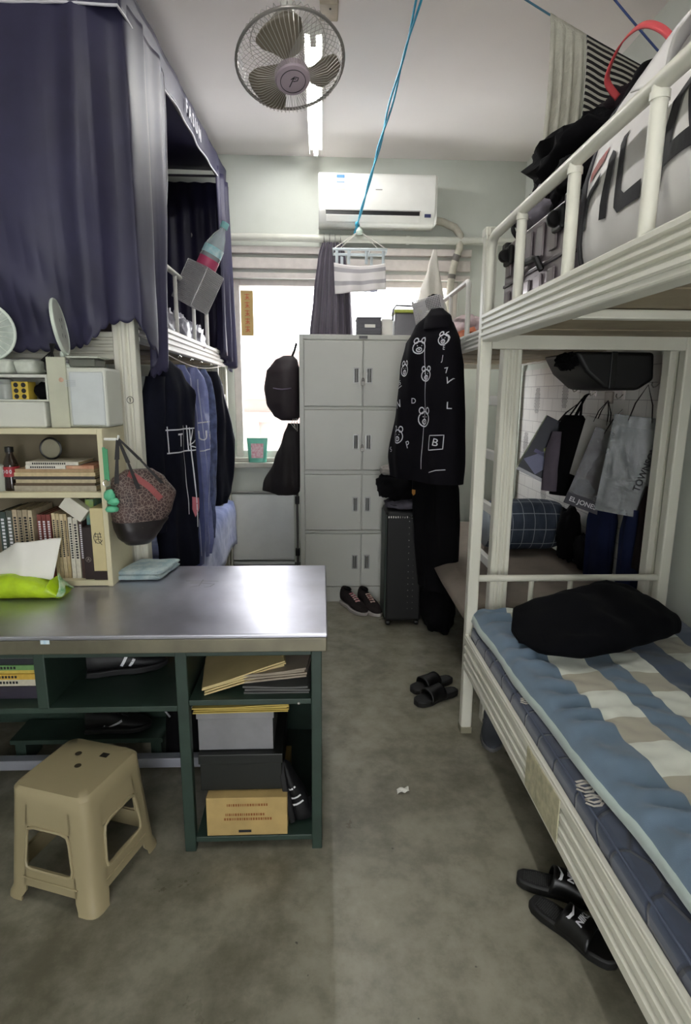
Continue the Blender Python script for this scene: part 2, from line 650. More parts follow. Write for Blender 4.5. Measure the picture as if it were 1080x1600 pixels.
obj('side_rail', rail_y(MB(), B1X1 + .004, 1, B1Y0 + .045, B1Y1 - .045, 1.645, .082), M_BED, b1)
obj('rail_flange', MB().box(B1X0 + .002, B1X0 + .06, B1Y0 + .045, B1Y1 - .045, 1.628, 1.650), M_BED, b1, bev=.006)
obj('side_rail', rail_y(MB(), B1X0 - .006, -1, B1Y0 + .045, B1Y1 - .045, .305, .145, .016, 4), M_BED, b1)
obj('side_rail', rail_y(MB(), B1X1 + .006, 1, B1Y0 + .045, B1Y1 - .045, .305, .145, .016, 4), M_BED, b1)
obj('rail_flange', MB().box(B1X0 - .005, B1X0 + .010, B1Y0 + .045, B1Y1 - .045, .449, .458), M_BED, b1, bev=.003)
obj('tape_patch', MB().box(B1X0 - .0085, B1X0 - .005, 1.24, 1.47, .318, .444), mat('yellowed_tape', 'c4be9f', .6, var=.35, vscale=40, bump=.4, bscale=70), b1, bev=.002)
for y, s in ((B1Y1 - .005, 1), (B1Y0 + .005, -1)):
    obj('end_rail', rail_x(MB(), y, s, B1X0 + .045, B1X1 - .045, 1.605, .075, .036, 3), M_BED, b1)
    obj('end_rail', rail_x(MB(), y, s, B1X0 + .045, B1X1 - .045, .305, .12, .036, 4), M_BED, b1)
    obj('end_bar', MB().tube([(B1X0 + .04, B1Y1 - .025 if s > 0 else B1Y0 + .025, .693), (B1X1 - .04, B1Y1 - .025 if s > 0 else B1Y0 + .025, .693)], .014, 10), M_BED, b1, smooth=True)
    for x in (.868, 1.032, 1.19):
        yy = B1Y1 - .025 if s > 0 else B1Y0 + .025
        obj('end_spindle', MB().tube([(x, yy, .42), (x, yy, .69)], .0105, 10), M_BED, b1, smooth=True)
boards(b1, B1X0 + .031, B1X1 - .031, B1Y0 + .05, B1Y1 - .05, 1.655, 10)
boards(b1, B1X0 + .034, B1X1 - .034, B1Y0 + .05, B1Y1 - .05, .33, 10)
# cross bars under the upper boards
for y in (.85, 1.55):
    obj('cross_bar', MB().box(B1X0 + .06, B1X1 - .03, y - .018, y + .018, 1.628, 1.652), M_BED, b1, bev=.004)
# guard rail of the upper bunk
gy0, gy1, gx, gz = .42, 2.2, B1X0 + .012, 1.985
path = [(gx, gy1, 1.72)] + arc((gx, gy1 - .06, gz - .06), .06, 0, pi / 2, (0, 1, 0), (0, 0, 1)) + \
    arc((gx, gy0 + .06, gz - .06), .06, pi / 2, pi, (0, 1, 0), (0, 0, 1)) + [(gx, gy0, 1.72)]
obj('guard_rail', MB().tube(path, .0165, 12), M_BED, b1, smooth=True)
for y in (1.873, 1.50, 1.145, .78):
    g = obj('guard_post', MB().tube([(gx, y, 1.72), (gx, y, gz - .004)], .0155, 12), M_BED, b1, smooth=True)
    obj('weld_collar', MB().tube([(gx, y, gz - .03), (gx, y, gz - .016)], .018, 12), M_BED, g, smooth=True)

# ---- far right bed (bare pad and bags)
B2X0, B2X1, B2Y0, B2Y1 = .712, 1.455, 2.30, 4.30
b2 = thing('bunk_bed', 'cream steel bunk bed behind the right one, lower bunk strewn with bags', 'bunk bed',
           ((B2X0 + B2X1) / 2, (B2Y0 + B2Y1) / 2, 0), group='steel bunk beds of the room')
for x0, x1, y0, y1 in ((B2X0, B2X0 + .075, B2Y0, B2Y0 + .05), (B2X1 - .075, B2X1, B2Y0, B2Y0 + .05),
                       (B2X0, B2X0 + .06, B2Y1 - .05, B2Y1), (B2X1 - .06, B2X1, B2Y1 - .05, B2Y1)):
    p = obj('post', rib_post(x0, x1, y0, y1, 0, 1.74), M_BED, b2)
    obj('post_cap', MB().box(x0 - .003, x1 + .003, y0 - .003, y1 + .003, 1.735, 1.76), M_BED, p, bev=.004)
obj('side_rail', rail_y(MB(), B2X0 - .002, -1, B2Y0 + .05, B2Y1 - .05, 1.645, .078), M_BED2, b2)
obj('side_rail', rail_y(MB(), B2X1 + .002, 1, B2Y0 + .05, B2Y1 - .05, 1.645, .078), M_BED2, b2)
obj('side_rail', rail_y(MB(), B2X0 - .002, -1, B2Y0 + .05, B2Y1 - .05, .38, .10), M_BED2, b2)
obj('side_rail', rail_y(MB(), B2X1 + .002, 1, B2Y0 + .05, B2Y1 - .05, .38, .10), M_BED2, b2)
for y, s in ((B2Y0 + .01, -1), (B2Y1 - .01, 1)):
    obj('end_rail', rail_x(MB(), y, s, B2X0 + .075, B2X1 - .075, 1.62, .085, .03, 3), M_BED, b2)
    obj('end_rail', rail_x(MB(), y, s, B2X0 + .075, B2X1 - .075, .38, .10, .03, 3), M_BED, b2)
boards(b2, B2X0 + .03, B2X1 - .03, B2Y0 + .05, B2Y1 - .05, 1.655, 10)
boards(b2, B2X0 + .03, B2X1 - .03, B2Y0 + .05, B2Y1 - .05, .455, 10)
# ladder at its near end
obj('ladder_upright', MB().box(B2X0 + .005, B2X0 + .035, 2.64, 2.67, .48, 1.645), M_BED2, b2, bev=.003)
for z in (1.41, 1.18, .95, .715):
    obj('ladder_rung', MB().box(B2X0 + .008, B2X0 + .032, B2Y0 + .05, 2.64, z - .02, z + .02), M_BED2, b2, bev=.004)
gx = B2X0 + .01
path = [(gx, 2.95, 1.70), (gx, 2.95, 1.95)] + arc((gx, 2.98, 1.95), .03, pi, pi / 2, (0, 1, 0), (0, 0, 1), 4) + \
    arc((gx, 4.12, 1.95), .03, pi / 2, 0, (0, 1, 0), (0, 0, 1), 4) + [(gx, 4.15, 1.70)]
obj('guard_rail', MB().tube(path, .013, 10), M_BED2, b2, smooth=True)
for y in (3.35, 3.75):
    obj('guard_post', MB().tube([(gx, y, 1.70), (gx, y, 1.978)], .011, 10), M_BED2, b2, smooth=True)

# ---- left bed with the canopy
B3X0, B3X1, B3Y0, B3Y1 = -1.62, -.695, 2.26, 4.40
b3 = thing('bunk_bed', 'white steel bunk bed on the left under the navy canopy', 'bunk bed',
           ((B3X0 + B3X1) / 2, (B3Y0 + B3Y1) / 2, 0), group='steel bunk beds of the room')
for x0, x1, y0, y1 in ((B3X1 - .082, B3X1, B3Y0, B3Y0 + .055), (B3X0, B3X0 + .08, B3Y0, B3Y0 + .055),
                       (B3X1 - .055, B3X1, B3Y1 - .05, B3Y1), (B3X0, B3X0 + .055, B3Y1 - .05, B3Y1)):
    p = obj('post', rib_post(x0, x1, y0, y1, 0, 1.725), M_BED, b3)
    obj('post_cap', MB().box(x0 - .003, x1 + .003, y0 - .003, y1 + .003, 0, .03), M_BED, p, bev=.004)
px, pz = B3X1 - .03, 1.405
num = MB()
put2d(num, *strokes2d([circle2d(0, 0, .0125, 18)], .0022, .01), (px, B3Y0 - .0005, pz), (1, 0, 0), (0, 0, 1))
put2d(num, *strokes2d([[(0, -.007), (0, .007)], [(0, .007), (-.003, .004)]], .0026, .01), (px, B3Y0 - .0005, pz), (1, 0, 0), (0, 0, 1))
obj('bed_number', num, M_INK, b3, label='circled number one printed on the post', recalc=False)
obj('side_rail', rail_y(MB(), B3X1 + .002, 1, B3Y0 + .055, B3Y1 - .05, 1.622, .10), M_BED2, b3)
obj('side_rail', rail_y(MB(), B3X0 - .002, -1, B3Y0 + .055, B3Y1 - .05, 1.622, .10), M_BED2, b3)
obj('side_rail', rail_y(MB(), B3X1 + .002, 1, B3Y0 + .055, B3Y1 - .05, .36, .10), M_BED2, b3)
obj('side_rail', rail_y(MB(), B3X0 - .002, -1, B3Y0 + .055, B3Y1 - .05, .36, .10), M_BED2, b3)
for y, s in ((B3Y0 + .012, -1), (B3Y1 - .012, 1)):
    obj('end_rail', rail_x(MB(), y, s, B3X0 + .08, B3X1 - .082, 1.555, .10, .03, 4), M_BED, b3)
    obj('end_rail', rail_x(MB(), y, s, B3X0 + .08, B3X1 - .082, .36, .10, .03, 4), M_BED, b3)
boards(b3, B3X0 + .03, B3X1 - .03, B3Y0 + .06, B3Y1 - .055, 1.635, 10)
boards(b3, B3X0 + .03, B3X1 - .03, B3Y0 + .06, B3Y1 - .055, .43, 10)
obj('ladder_upright', MB().box(B3X1 - .034, B3X1 - .006, 4.06, 4.085, .46, 1.622), M_BED2, b3, bev=.003)
for z in (1.41, 1.18, .945, .665):
    obj('ladder_rung', MB().box(B3X1 - .03, B3X1 - .01, 4.085, B3Y1 - .05, z - .017, z + .017), M_BED2, b3, bev=.004)
gx = B3X1 - .016
path = [(gx, 2.62, 1.70), (gx, 2.62, 1.97)] + arc((gx, 2.65, 1.97), .03, pi, pi / 2, (0, 1, 0), (0, 0, 1), 4) + \
    arc((gx, 3.74, 1.97), .03, pi / 2, 0, (0, 1, 0), (0, 0, 1), 4) + [(gx, 3.77, 1.70)]
obj('guard_rail', MB().tube(path, .013, 10), M_BED2, b3, smooth=True)
for y in (3.0, 3.4):
    obj('guard_post', MB().tube([(gx, y, 1.70), (gx, y, 1.995)], .010, 10), M_BED2, b3, smooth=True)

# ============================================================ desk with steel top and cubbies
dk = thing('desk', 'long desk with stainless steel top and dark green open cubbies', 'desk', (-.8, 1.9, 0))
def steel_top():
    t = NT('scuffed_stainless')
    s = t.obj()
    streak = t.noise(t.mapped(s, (6, 90, 6)), 3, 5)
    cloud = t.noise(s, 3.5, 6, .6)
    t.col(t.ramp(cloud, [(.25, hx('a8a8b2')), (.75, hx('cdcdd8'))]))
    t.b.inputs['Metallic'].default_value = .9
    r = t.math('ADD', t.math('MULTIPLY', cloud, .22), t.math('MULTIPLY', streak, .12))
    t.l(t.math('ADD', r, .17), t.b.inputs['Roughness'])
    h = t.math('ADD', t.math('MULTIPLY', t.noise(s, 2.6, 2), 1.0), t.math('MULTIPLY', streak, .01))
    t.bump(h, .35, .02)
    return t.m
M_STEEL = steel_top()
top = MB().box(-1.62, .017, 1.565, 2.25, .738, .752)
obj('tabletop', top, M_STEEL, dk, bev=.004, seg=3)
M_EDGE = mat('worn_steel_edge', '7f7a68', .45, .6, var=.3, vscale=7, bump=.05, bscale=50)
obj('top_edge', MB().box(-1.62, .015, 1.567, 1.59, .695, .738).box(-.008, .015, 1.59, 2.248, .695, .738).box(-1.62, -.008, 2.225, 2.248, .695, .738), M_EDGE, dk, bev=.003)
mk = MB()
for L in ([(-.03, .035), (.09, .03)], [(.03, .05), (.028, -.02), (.0, -.035)], [(.028, .01), (.08, .0), (.07, -.03), (.05, -.035)], [(-.01, .012), (.03, .012)]):
    put2d(mk, *strokes2d([L], .006), (-.47, 2.02, .752), (1, 0, 0), (0, 1, 0), off=.0006)
obj('chalk_mark', mk, mat('faded_chalk', 'a5a5ad', .9), dk, label='faint pale scribbled character on the steel', recalc=False)
obj('sticker_scrap', MB().box(-.80, -.775, 1.5655, 1.567, .728, .744), mat('blue_white_sticker', '9fc3d8', .6, col2='dfe6ea', vscale=60), dk, label='torn blue and white sticker')
# frame posts and panels
def dpost(x0, x1, y0=1.60, y1=1.63, z0=0., z1=.695):
    obj('leg', MB().box(x0, x1, y0, y1, z0, z1), M_DARKGREEN, dk, bev=.003)
dpost(-.032, .0); dpost(-.435, -.40)
dpost(-.032, .0, 2.19, 2.22); dpost(-.435, -.40, 2.19, 2.22)
dpost(-1.60, -1.57); dpost(-1.60, -1.57, 2.19, 2.22)
obj('upright_panel', MB().box(-.845, -.812, 1.60, 2.2, .505, .695), M_DARKGREEN, dk, bev=.003)
obj('upright_panel', MB().box(-.432, -.403, 1.63, 2.19, .505, .695), M_DARKGREEN, dk, bev=.003)
obj('side_panel', MB().box(-.022, -.008, 1.63, 2.19, .03, .695), M_DARKGREEN, dk, bev=.002)
obj('apron', MB().box(-1.57, -.032, 1.602, 1.618, .668, .695), M_DARKGREEN, dk, bev=.002)
obj('shelf', MB().box(-1.57, -.435, 1.602, 2.2, .49, .508), M_DARKGREEN, dk, bev=.002)
obj('shelf', MB().box(-.40, -.032, 1.602, 2.2, .508, .526), M_DARKGREEN, dk, bev=.002)
obj('shelf', MB().box(-.40, -.032, 1.606, 2.2, .03, .048), M_DARKGREEN, dk, bev=.002)
obj('foot_rail', MB().box(-1.57, -.435, 2.00, 2.04, .02, .06), mat('pale_foot_rail', 'a9abb4', .4, .3), dk, bev=.003)
obj('back_panel', MB().box(-1.57, -.60, 2.205, 2.215, .10, .695), M_DARKGREEN, dk)
obj('back_panel', MB().box(-.40, -.032, 2.205, 2.215, .03, .695), M_DARKGREEN, dk)
obj('screw', MB().lathe([(.004, 0), (.005, .002), (.002, .004)], 10, Matrix.Translation((-.07, 1.602, .512)) @ Matrix.Rotation(pi / 2, 4, 'X')), M_CHROME, dk)

# ============================================================ steel locker
LX0, LX1, LY0, LY1, LZ = -.144, .686, 3.856, 4.28, 1.81
lk = thing('locker', 'tall light grey steel locker with eight doors below the window', 'locker', ((LX0 + LX1) / 2, (LY0 + LY1) / 2, 0))
rows = [(1.352, 1.775), (.93, 1.335), (.515, .905), (.11, .495)]
body = MB()
body.box(LX0, LX1, LY0 + .012, LY1, .0, LZ)
body.box(LX0, LX0 + .028, LY0, LY0 + .012, 0, LZ)
body.box(LX1 - .028, LX1, LY0, LY0 + .012, 0, LZ)
body.box(LX0 + .028, LX1 - .028, LY0, LY0 + .012, 1.78, LZ)
for a, b in ((1.335, 1.352), (.905, .93), (.495, .515), (0, .11)):
    body.box(LX0 + .028, LX1 - .028, LY0, LY0 + .012, a, b)
obj('carcass', body, M_STEEL_P, lk, bev=.002)
M_REC = mat('handle_shadow_steel', '5d5d5b', .5, .3)
xm = (LX0 + LX1) / 2
for r, (z0, z1) in enumerate(rows):
    for c in (0, 1):
        a, b = (LX0 + .031, xm - .003) if c == 0 else (xm + .003, LX1 - .031)
        d = obj('door', MB().box(a, b, LY0 - .006, LY0 + .012, z0 + .004, z1 - .004), M_STEEL_P, lk, bev=.004)
        hxx = xm - .042 if c == 0 else xm + .042
        zc = (z0 + z1) / 2 - .01
        h = MB()
        h.box(hxx - .02, hxx - .013, LY0 - .012, LY0 - .006, zc - .05, zc + .05)
        h.box(hxx + .013, hxx + .02, LY0 - .012, LY0 - .006, zc - .05, zc + .05)
        h.box(hxx - .013, hxx + .013, LY0 - .012, LY0 - .006, zc + .043, zc + .05)
        h.box(hxx - .013, hxx + .013, LY0 - .012, LY0 - .006, zc - .05, zc - .043)
        h.tube([(hxx, LY0 - .016, zc - .043), (hxx, LY0 - .016, zc + .043)], .007, 8)
        obj('handle', h, mat('brushed_handle', 'a3a3a0', .35, .7), d, bev=.001)
        obj('recess', MB().box(hxx - .0125, hxx + .0125, LY0 - .0082, LY0 - .0062, zc - .0425, zc + .0425), M_REC, d)
    if r < 2:
        zc = (z0 + z1) / 2 - .01
        pl = MB().box(xm - .012, xm + .012, LY0 - .030, LY0 - .014, zc - .062, zc - .036)
        pl.tube([(xm - .007, LY0 - .022, zc - .036), (xm - .007, LY0 - .022, zc - .022), (xm, LY0 - .022, zc - .015), (xm + .007, LY0 - .022, zc - .022), (xm + .007, LY0 - .022, zc - .036)], .0022, 8)
        tag(obj('padlock', pl, mat('dull_steel', '6d6b66', .35, .9), bev=.002), ('small steel padlock on the top row of locker doors' if r == 0 else 'small steel padlock on the second row of locker doors'), 'padlock', 'padlocks on the locker')
np_ = obj('name_plate', MB().box(xm - .028, xm + .028, LY0 - .003, LY0, 1.786, 1.804), mat('dark_plate', '5b5b5b', .4, .5), lk, bev=.001)
# ============================================================ canopy over the left upper bunk
cn = thing('bed_canopy', 'dark navy satin canopy with scalloped curtains over the left upper bunk', 'canopy', (-1.15, 3.3, 1.74))
def vz(y):
    return 2.665 + (y - 2.25) / 2.15 * .145
fr = MB()
for x, y in ((-.715, 2.33), (-1.60, 2.33), (-.715, 4.36), (-1.60, 4.36)):
    fr.tube([(x, y, 1.745), (x, y, vz(y) + .09)], .008, 8)
for x in (-.715, -1.60):
    fr.tube([(x, 2.33, vz(2.33) + .085), (x, 4.36, vz(4.36) + .085)], .008, 8)
for y in (2.33, 4.36):
    fr.tube([(-.715, y, vz(y) + .085), (-1.60, y, vz(y) + .085)], .008, 8)
obj('frame', fr, mat('dark_tube', '4a4750', .5), cn, smooth=True)
def roof(u, v):
    y = 2.195 + v * 2.21
    x = -1.625 + u * .965
    return Vector((x, y, vz(y) + .13 + .012 * sin(u * pi) - .012 * sin(v * 9) * sin(u * pi)))
obj('roof_cloth', MB().grid(roof, 14, 24), M_NAVY, cn, smooth=True, solid=.003)
# valance on the aisle side and on the near end
def val_side(u, v):
    y = 2.195 + u * 2.21
    return Vector((-.660 + .004 * sin(u * 40) - .006 * v + .004 * sin(u * 17 + 1) * v, y, vz(y) + .13 - v * .13))
obj('valance', MB().grid(val_side, 60, 6), M_NAVY, cn, smooth=True, solid=.003)
def val_near(u, v):
    x = -1.625 + u * .965
    return Vector((x, 2.195 - .006 * v + .004 * sin(u * 21) * v, vz(2.235) + .13 - v * .13 - .012 * v * (1 - u) * 0))
obj('valance', MB().grid(val_near, 30, 6), M_NAVY, cn, smooth=True, solid=.003)
pp = [val_near(i / 24, 1) + Vector((0, -.004, 0)) for i in range(25)] + [val_side(i / 40, 1) + Vector((.004, 0, 0)) for i in range(41)]
obj('piping', MB().tube(pp, .0045, 6), mat('pale_piping', 'd8d6dc', .6), cn, smooth=True)
lt = MB()
put_text(lt, 'F A S U N', .085, (-.655, 3.33, vz(3.3) + .062), (0, 1, 0), (0, 0, 1), off=.003, bold=.002)
obj('lettering', lt, M_PRINT, cn, label='white capital letters on the valance', recalc=False)
# near curtain: across the end of the bunk, round the corner, then bunched back along the aisle side
CP = [(0, -1.62, 2.205), (.84, -.765, 2.195), (.95, -.665, 2.245), (1.06, -.650, 2.40), (1.43, -.655, 2.765)]
def cpath(s):
    x, y = interp(CP, s)
    return x, y
def near_curtain(u, v):
    s = u * 1.43
    x, y = cpath(s)
    xa, ya = cpath(max(0, s - .02)); xb, yb = cpath(min(1.43, s + .02))
    tx, ty = xb - xa, yb - ya
    L = math.hypot(tx, ty)
    nx, ny = ty / L, -tx / L
    top = vz(y) + .05
    # hem height: high by the post, low on the side tail
    hem = interp([(0, 1.545), (.55, 1.585), (.72, 1.60), (.86, 1.685), (.93, 1.70), (1.0, 1.60), (1.13, 1.50), (1.26, 1.535), (1.43, 1.60)], s)[0]
    hem += -.013 * abs(sin(s * 78))
    w = v ** .9
    gat = max(0., (s - 1.02) / .41)
    y2 = y - gat * .26 * max(0, v - .35) / .65
    z = top + (hem - top) * v
    bul = .075 * sin(pi * min(1, v * 1.05)) * sin(pi * min(1, s / .9)) if s < .9 else 0
    f = .006 * sin(s * 15 + v * 1.5) * w + .002 * sin(s * 41 + 4 * v)
    if s > .66:
        k = min(1, (s - .66) / .12)
        f += k * (.024 * sin(s * 25 + .7 * v + 1) * (.35 + .65 * v) + .003 * sin(s * 60 + 2 * v))
    # diagonal drag folds on the near face
    f += .016 * math.exp(-((s - .12 - .62 * v * v) / .06) ** 2) * min(1, v * 3)
    f += .014 * math.exp(-((s - .42 - .75 * max(0, v - .45)) / .05) ** 2) * max(0, v - .3)
    f += .007 * nz(s * 5, v * 4, 3.1)
    return Vector((x + nx * (f + bul), y2 + ny * (f + bul), z))
nc = MB().grid(near_curtain, 420, 64)
obj('curtain', nc, M_NAVY, cn, smooth=True, solid=.002, label='near navy curtain panel with scalloped hem')
edge = [near_curtain(1, i / 30) + Vector((.002, .002, 0)) for i in range(31)]
obj('curtain_edging', MB().tube(edge, .0028, 6), mat('pale_piping', 'd8d6dc'), cn, smooth=True)
def far_curtain(u, v):
    top = vz(4.3) + .04
    hem = 1.60 - .012 * abs(sin(u * 30)) + .10 * (1 - u)
    x = -.668 + .03 * sin(u * 19) * (.4 + v) + .012 * u
    y = 4.02 + u * .40 + .02 * v
    return Vector((x + .012 * sin(u * 34 + v * 2), y, top + (hem - top) * v))
obj('curtain', MB().grid(far_curtain, 60, 30), M_NAVY, cn, smooth=True, solid=.002, label='far gathered navy curtain panel')
def back_curtain(u, v):
    return Vector((-1.61 + .010 * sin(u * 70), 2.3 + u * 2.05, vz(2.3 + u * 2.05) + .05 - v * 1.1))
obj('curtain', MB().grid(back_curtain, 90, 6), M_NAVY, cn, smooth=True, solid=.002, label='navy curtain along the wall side')
def end_curtain(u, v):
    return Vector((-1.60 + u * .9, 4.385 + .010 * sin(u * 60), vz(4.38) + .05 - v * 1.1))
obj('curtain', MB().grid(end_curtain, 60, 6), M_NAVY, cn, smooth=True, solid=.002, label='navy curtain across the window end')

# things on the left upper bunk
ub = MB()
blob(ub, (-1.17, 3.15, 1.79), (.24, .55, .14), .25, 2.6, 3., 48, 22, flat=1.653, e=.8)
obj('bedding_bundle', ub, mat('grey_bedding', '8d8a96', .9, var=.35, vscale=14, bump=.3, bscale=60), None, 'grey patterned bedding heaped on the upper bunk behind the guard rail', 'bedding', smooth=True, ang=80)
M_FILM = mat('clear_plastic_film', 'dfe0e6', .12, var=.1, alpha=.32, bump=.7, bscale=18, bdist=.02)
for i, (yy, rr) in enumerate(((2.98, .115), (3.32, .11), (3.64, .10))):
    q = MB()
    blob(q, (-.80 + .01 * i, yy, 1.655 + rr * .8), (.075, .155, rr), .35, 3.5, 8. + i, 36, 18, flat=1.653, e=.85, amp2=.12)
    obj('bagged_clothes', q, mat('striped_wrapped_cloth', 'a5a3b2', .35, var=.55, vscale=26, bump=.5, bscale=35, coat=.5), None,
        ('glossy bagged clothes at the near end of the upper bunk edge', 'glossy bagged clothes in the middle of the upper bunk edge', 'glossy bagged clothes at the far end of the upper bunk edge')[i], 'clothes', 'bagged clothes on the left upper bunk', smooth=True, ang=80)

def wire_basket(label, M, w, d, h, mat_, group, cell=.012, solidm=False):
    """open wire mesh basket, local z up; M places it"""
    t = thing('wire_basket', label, 'basket', M.to_translation(), M.to_euler(), group)
    rim = MB()
    for z in (0, h):
        rim.tube([(-w / 2, -d / 2, z), (w / 2, -d / 2, z), (w / 2, d / 2, z), (-w / 2, d / 2, z)], .0026, 6, closed=True)
    for x in (-w / 2, w / 2):
        for y in (-d / 2, d / 2):
            rim.tube([(x, y, 0), (x, y, h)], .0026, 6)
    obj('rim', rim, mat_, t, local=True, smooth=True)
    def face(A, B, O, la, lb, nm):
        m = MB()
        na, nb = int(la / cell), int(lb / cell)
        A, B, O = Vector(A), Vector(B), Vector(O)
        N = A.cross(B)
        def bar(p, q, r=.0019):
            dd = (q - p).normalized()
            e = dd.cross(N) * r
            f = N * r
            m.add([p + e + f, p - e + f, p - e - f, p + e - f, q + e + f, q - e + f, q - e - f, q + e - f],
                  [(0, 1, 5, 4), (1, 2, 6, 5), (2, 3, 7, 6), (3, 0, 4, 7)])
        for i in range(1, na):
            bar(O + A * (la * i / na), O + A * (la * i / na) + B * lb)
        for i in range(1, nb):
            bar(O + B * (lb * i / nb), O + B * (lb * i / nb) + A * la)
        obj(nm, m, mat_, t, local=True, recalc=False)
    face((1, 0, 0), (0, 0, 1), (-w / 2, -d / 2, 0), w, h, 'mesh_side')
    face((1, 0, 0), (0, 0, 1), (-w / 2, d / 2, 0), w, h, 'mesh_side')
    face((0, 1, 0), (0, 0, 1), (-w / 2, -d / 2, 0), d, h, 'mesh_side')
    face((0, 1, 0), (0, 0, 1), (w / 2, -d / 2, 0), d, h, 'mesh_side')
    obj('base_plate', MB().box(-w / 2, w / 2, -d / 2, d / 2, 0, .002), mat_, t, local=True)
    return t
Mb = Matrix.Translation((-.675, 3.14, 1.875)) @ Matrix.Rotation(radians(27), 4, 'Y') @ Matrix.Rotation(radians(-28), 4, 'Z')
wire_basket('tilted grey wire basket holding a bottle on the left guard rail', Mb, .135, .135, .20, M_MESHW, 'wire baskets on the bunks', .0085)
# card panel inside the basket's outer face keeps it opaque
bt = thing('water_bottle', 'clear plastic bottle with pink label leaning in the left wire basket', 'bottle', (Mb @ Vector((-.005, 0, .065))), Mb.to_euler())
M_PET = mat('clear_pet', 'cfd9dc', .08, var=.1, alpha=.42, coat=.4)
obj('bottle_body', MB().lathe([(.0, .0), (.046, .0), (.051, .01), (.051, .10), (.048, .108), (.051, .116), (.051, .22), (.048, .25), (.034, .30), (.016, .335), (.015, .35), (0, .35)], 28), M_PET, bt, local=True, smooth=True)
obj('label_band', MB().lathe([(.0520, .13), (.0520, .185)], 28), mat('pink_label', 'c2496f', .5), bt, local=True, smooth=True)
obj('label_band', MB().lathe([(.0518, .205), (.0505, .245)], 28), mat('aqua_label', '8cc7cf', .45, col2='cfe3e6', vscale=40), bt, local=True, smooth=True)
obj('cap', MB().lathe([(0, .348), (.020, .348), (.020, .374), (.018, .378), (0, .378)], 20), mat('aqua_cap', '8cc4c4', .4), bt, local=True, smooth=True)
obj('handle_strap', MB().box(-.064, -.047, -.007, .007, .225, .25), mat('violet_tab', '5d3f86', .5), bt, local=True, bev=.003)

# ============================================================ clothes hanging under the left upper bunk
cord = MB().tube([(-.672, 2.42 + 1.62 * i / 20, 1.615 - .045 * sin(pi * i / 20)) for i in range(21)], .0025, 6)
obj('hanging_cord', cord, mat('pale_cord', 'cfcac2', .7), None, 'thin pale cord strung under the left upper bunk rail', 'cord', smooth=True)
def hook(mb, p, h=.05):
    p = Vector(p)
    mb.tube([p + Vector((0, 0, -h)), p + Vector((0, 0, -.01)), p + Vector((.008, 0, .002)), p + Vector((0, .0, .008)), p + Vector((-.008, 0, 0))], .0017, 6)
M_JNAVY = mat('navy_jacket_cloth', '10121f', .85, var=.25, vscale=16, bump=.25, bscale=90)
M_JBLUE = mat('slate_blue_cloth', '4a5488', .7, var=.3, vscale=12, bump=.25, bscale=60, sheen=.3)
M_JBLUE2 = mat('faded_blue_cloth', '8088bd', .6, var=.35, vscale=10, bump=.3, bscale=40, coat=.25)
M_SEAM = mat('pale_seam', 'b9bcd2', .7)
# 1: near jacket with white line print
D1 = Vector((.42, .90, 0)).normalized()
j1 = thing('jacket', 'dark navy jacket with white boxed letters hanging nearest under the left bunk', 'jacket', (-.66, 2.60, .62), group='clothes under the left bunk')
gb = MB()
garment(gb, (-.685, 2.61, 1.575), D1, [(0, -.02, .03, .02), (.05, -.07, .11, .035), (.14, -.115, .175, .05), (.24, -.125, .165, .055), (.45, -.10, .16, .055), (.75, -.09, .15, .05), (.95, -.085, .145, .05)], .010, 34, 1.3, 44, 48)
obj('body', gb, M_JNAVY, j1, smooth=True, ang=70)
sl = MB()
garment(sl, (-.70, 2.50, 1.50), D1, [(0, -.03, .05, .03), (.12, -.075, .03, .035), (.24, -.095, .01, .04), (.5, -.07, .005, .035), (.66, -.06, .0, .03)], .006, 50, .4, 26, 28)
obj('sleeve', sl, M_JNAVY, j1, smooth=True, ang=70)
bv = gb.bvh()
NV = D1.cross(Vector((0, 0, 1)))
pr = MB()
cx = Vector((-.685, 2.61, 1.23)) + D1 * .0
lines = [[(-.07, .045), (.13, .045)], [(-.07, -.055), (.13, -.055)], [(-.06, .06), (-.06, -.055)], [(.075, .06), (.085, -.055)],
         [(.05, .06), (.07, -.35)], [(.09, .05), (.12, -.42)], [(.11, .04), (.09, -.03), (.13, -.01)], [(.095, -.035), (.135, -.045)]]
put2d(pr, *strokes2d(lines, .0055), cx, D1, (0, 0, 1), bv, .002)
put_text(pr, 'T', .085, cx + D1 * .015 + Vector((0, 0, -.005)), D1, (0, 0, 1), bv, 2, .002)
obj('line_print', pr, M_PRINT, j1, label='white boxes and a letter T printed on the jacket', recalc=False)
rp = MB()
put2d(rp, *sub2d([(-.02, .03), (.015, .02), (.02, -.03), (-.005, -.07), (-.02, -.03)], [(0, 1, 2, 3, 4)], 2), (-.685 + D1.x * .11, 2.61 + D1.y * .11, .93), D1, (0, 0, 1), bv, .002)
obj('coral_patch', rp, mat('coral_print', 'c4707a', .7), j1, recalc=False)
hk = MB(); hook(hk, (-.672, 2.62, 1.606)); obj('hanger', hk, M_CHROME, j1)
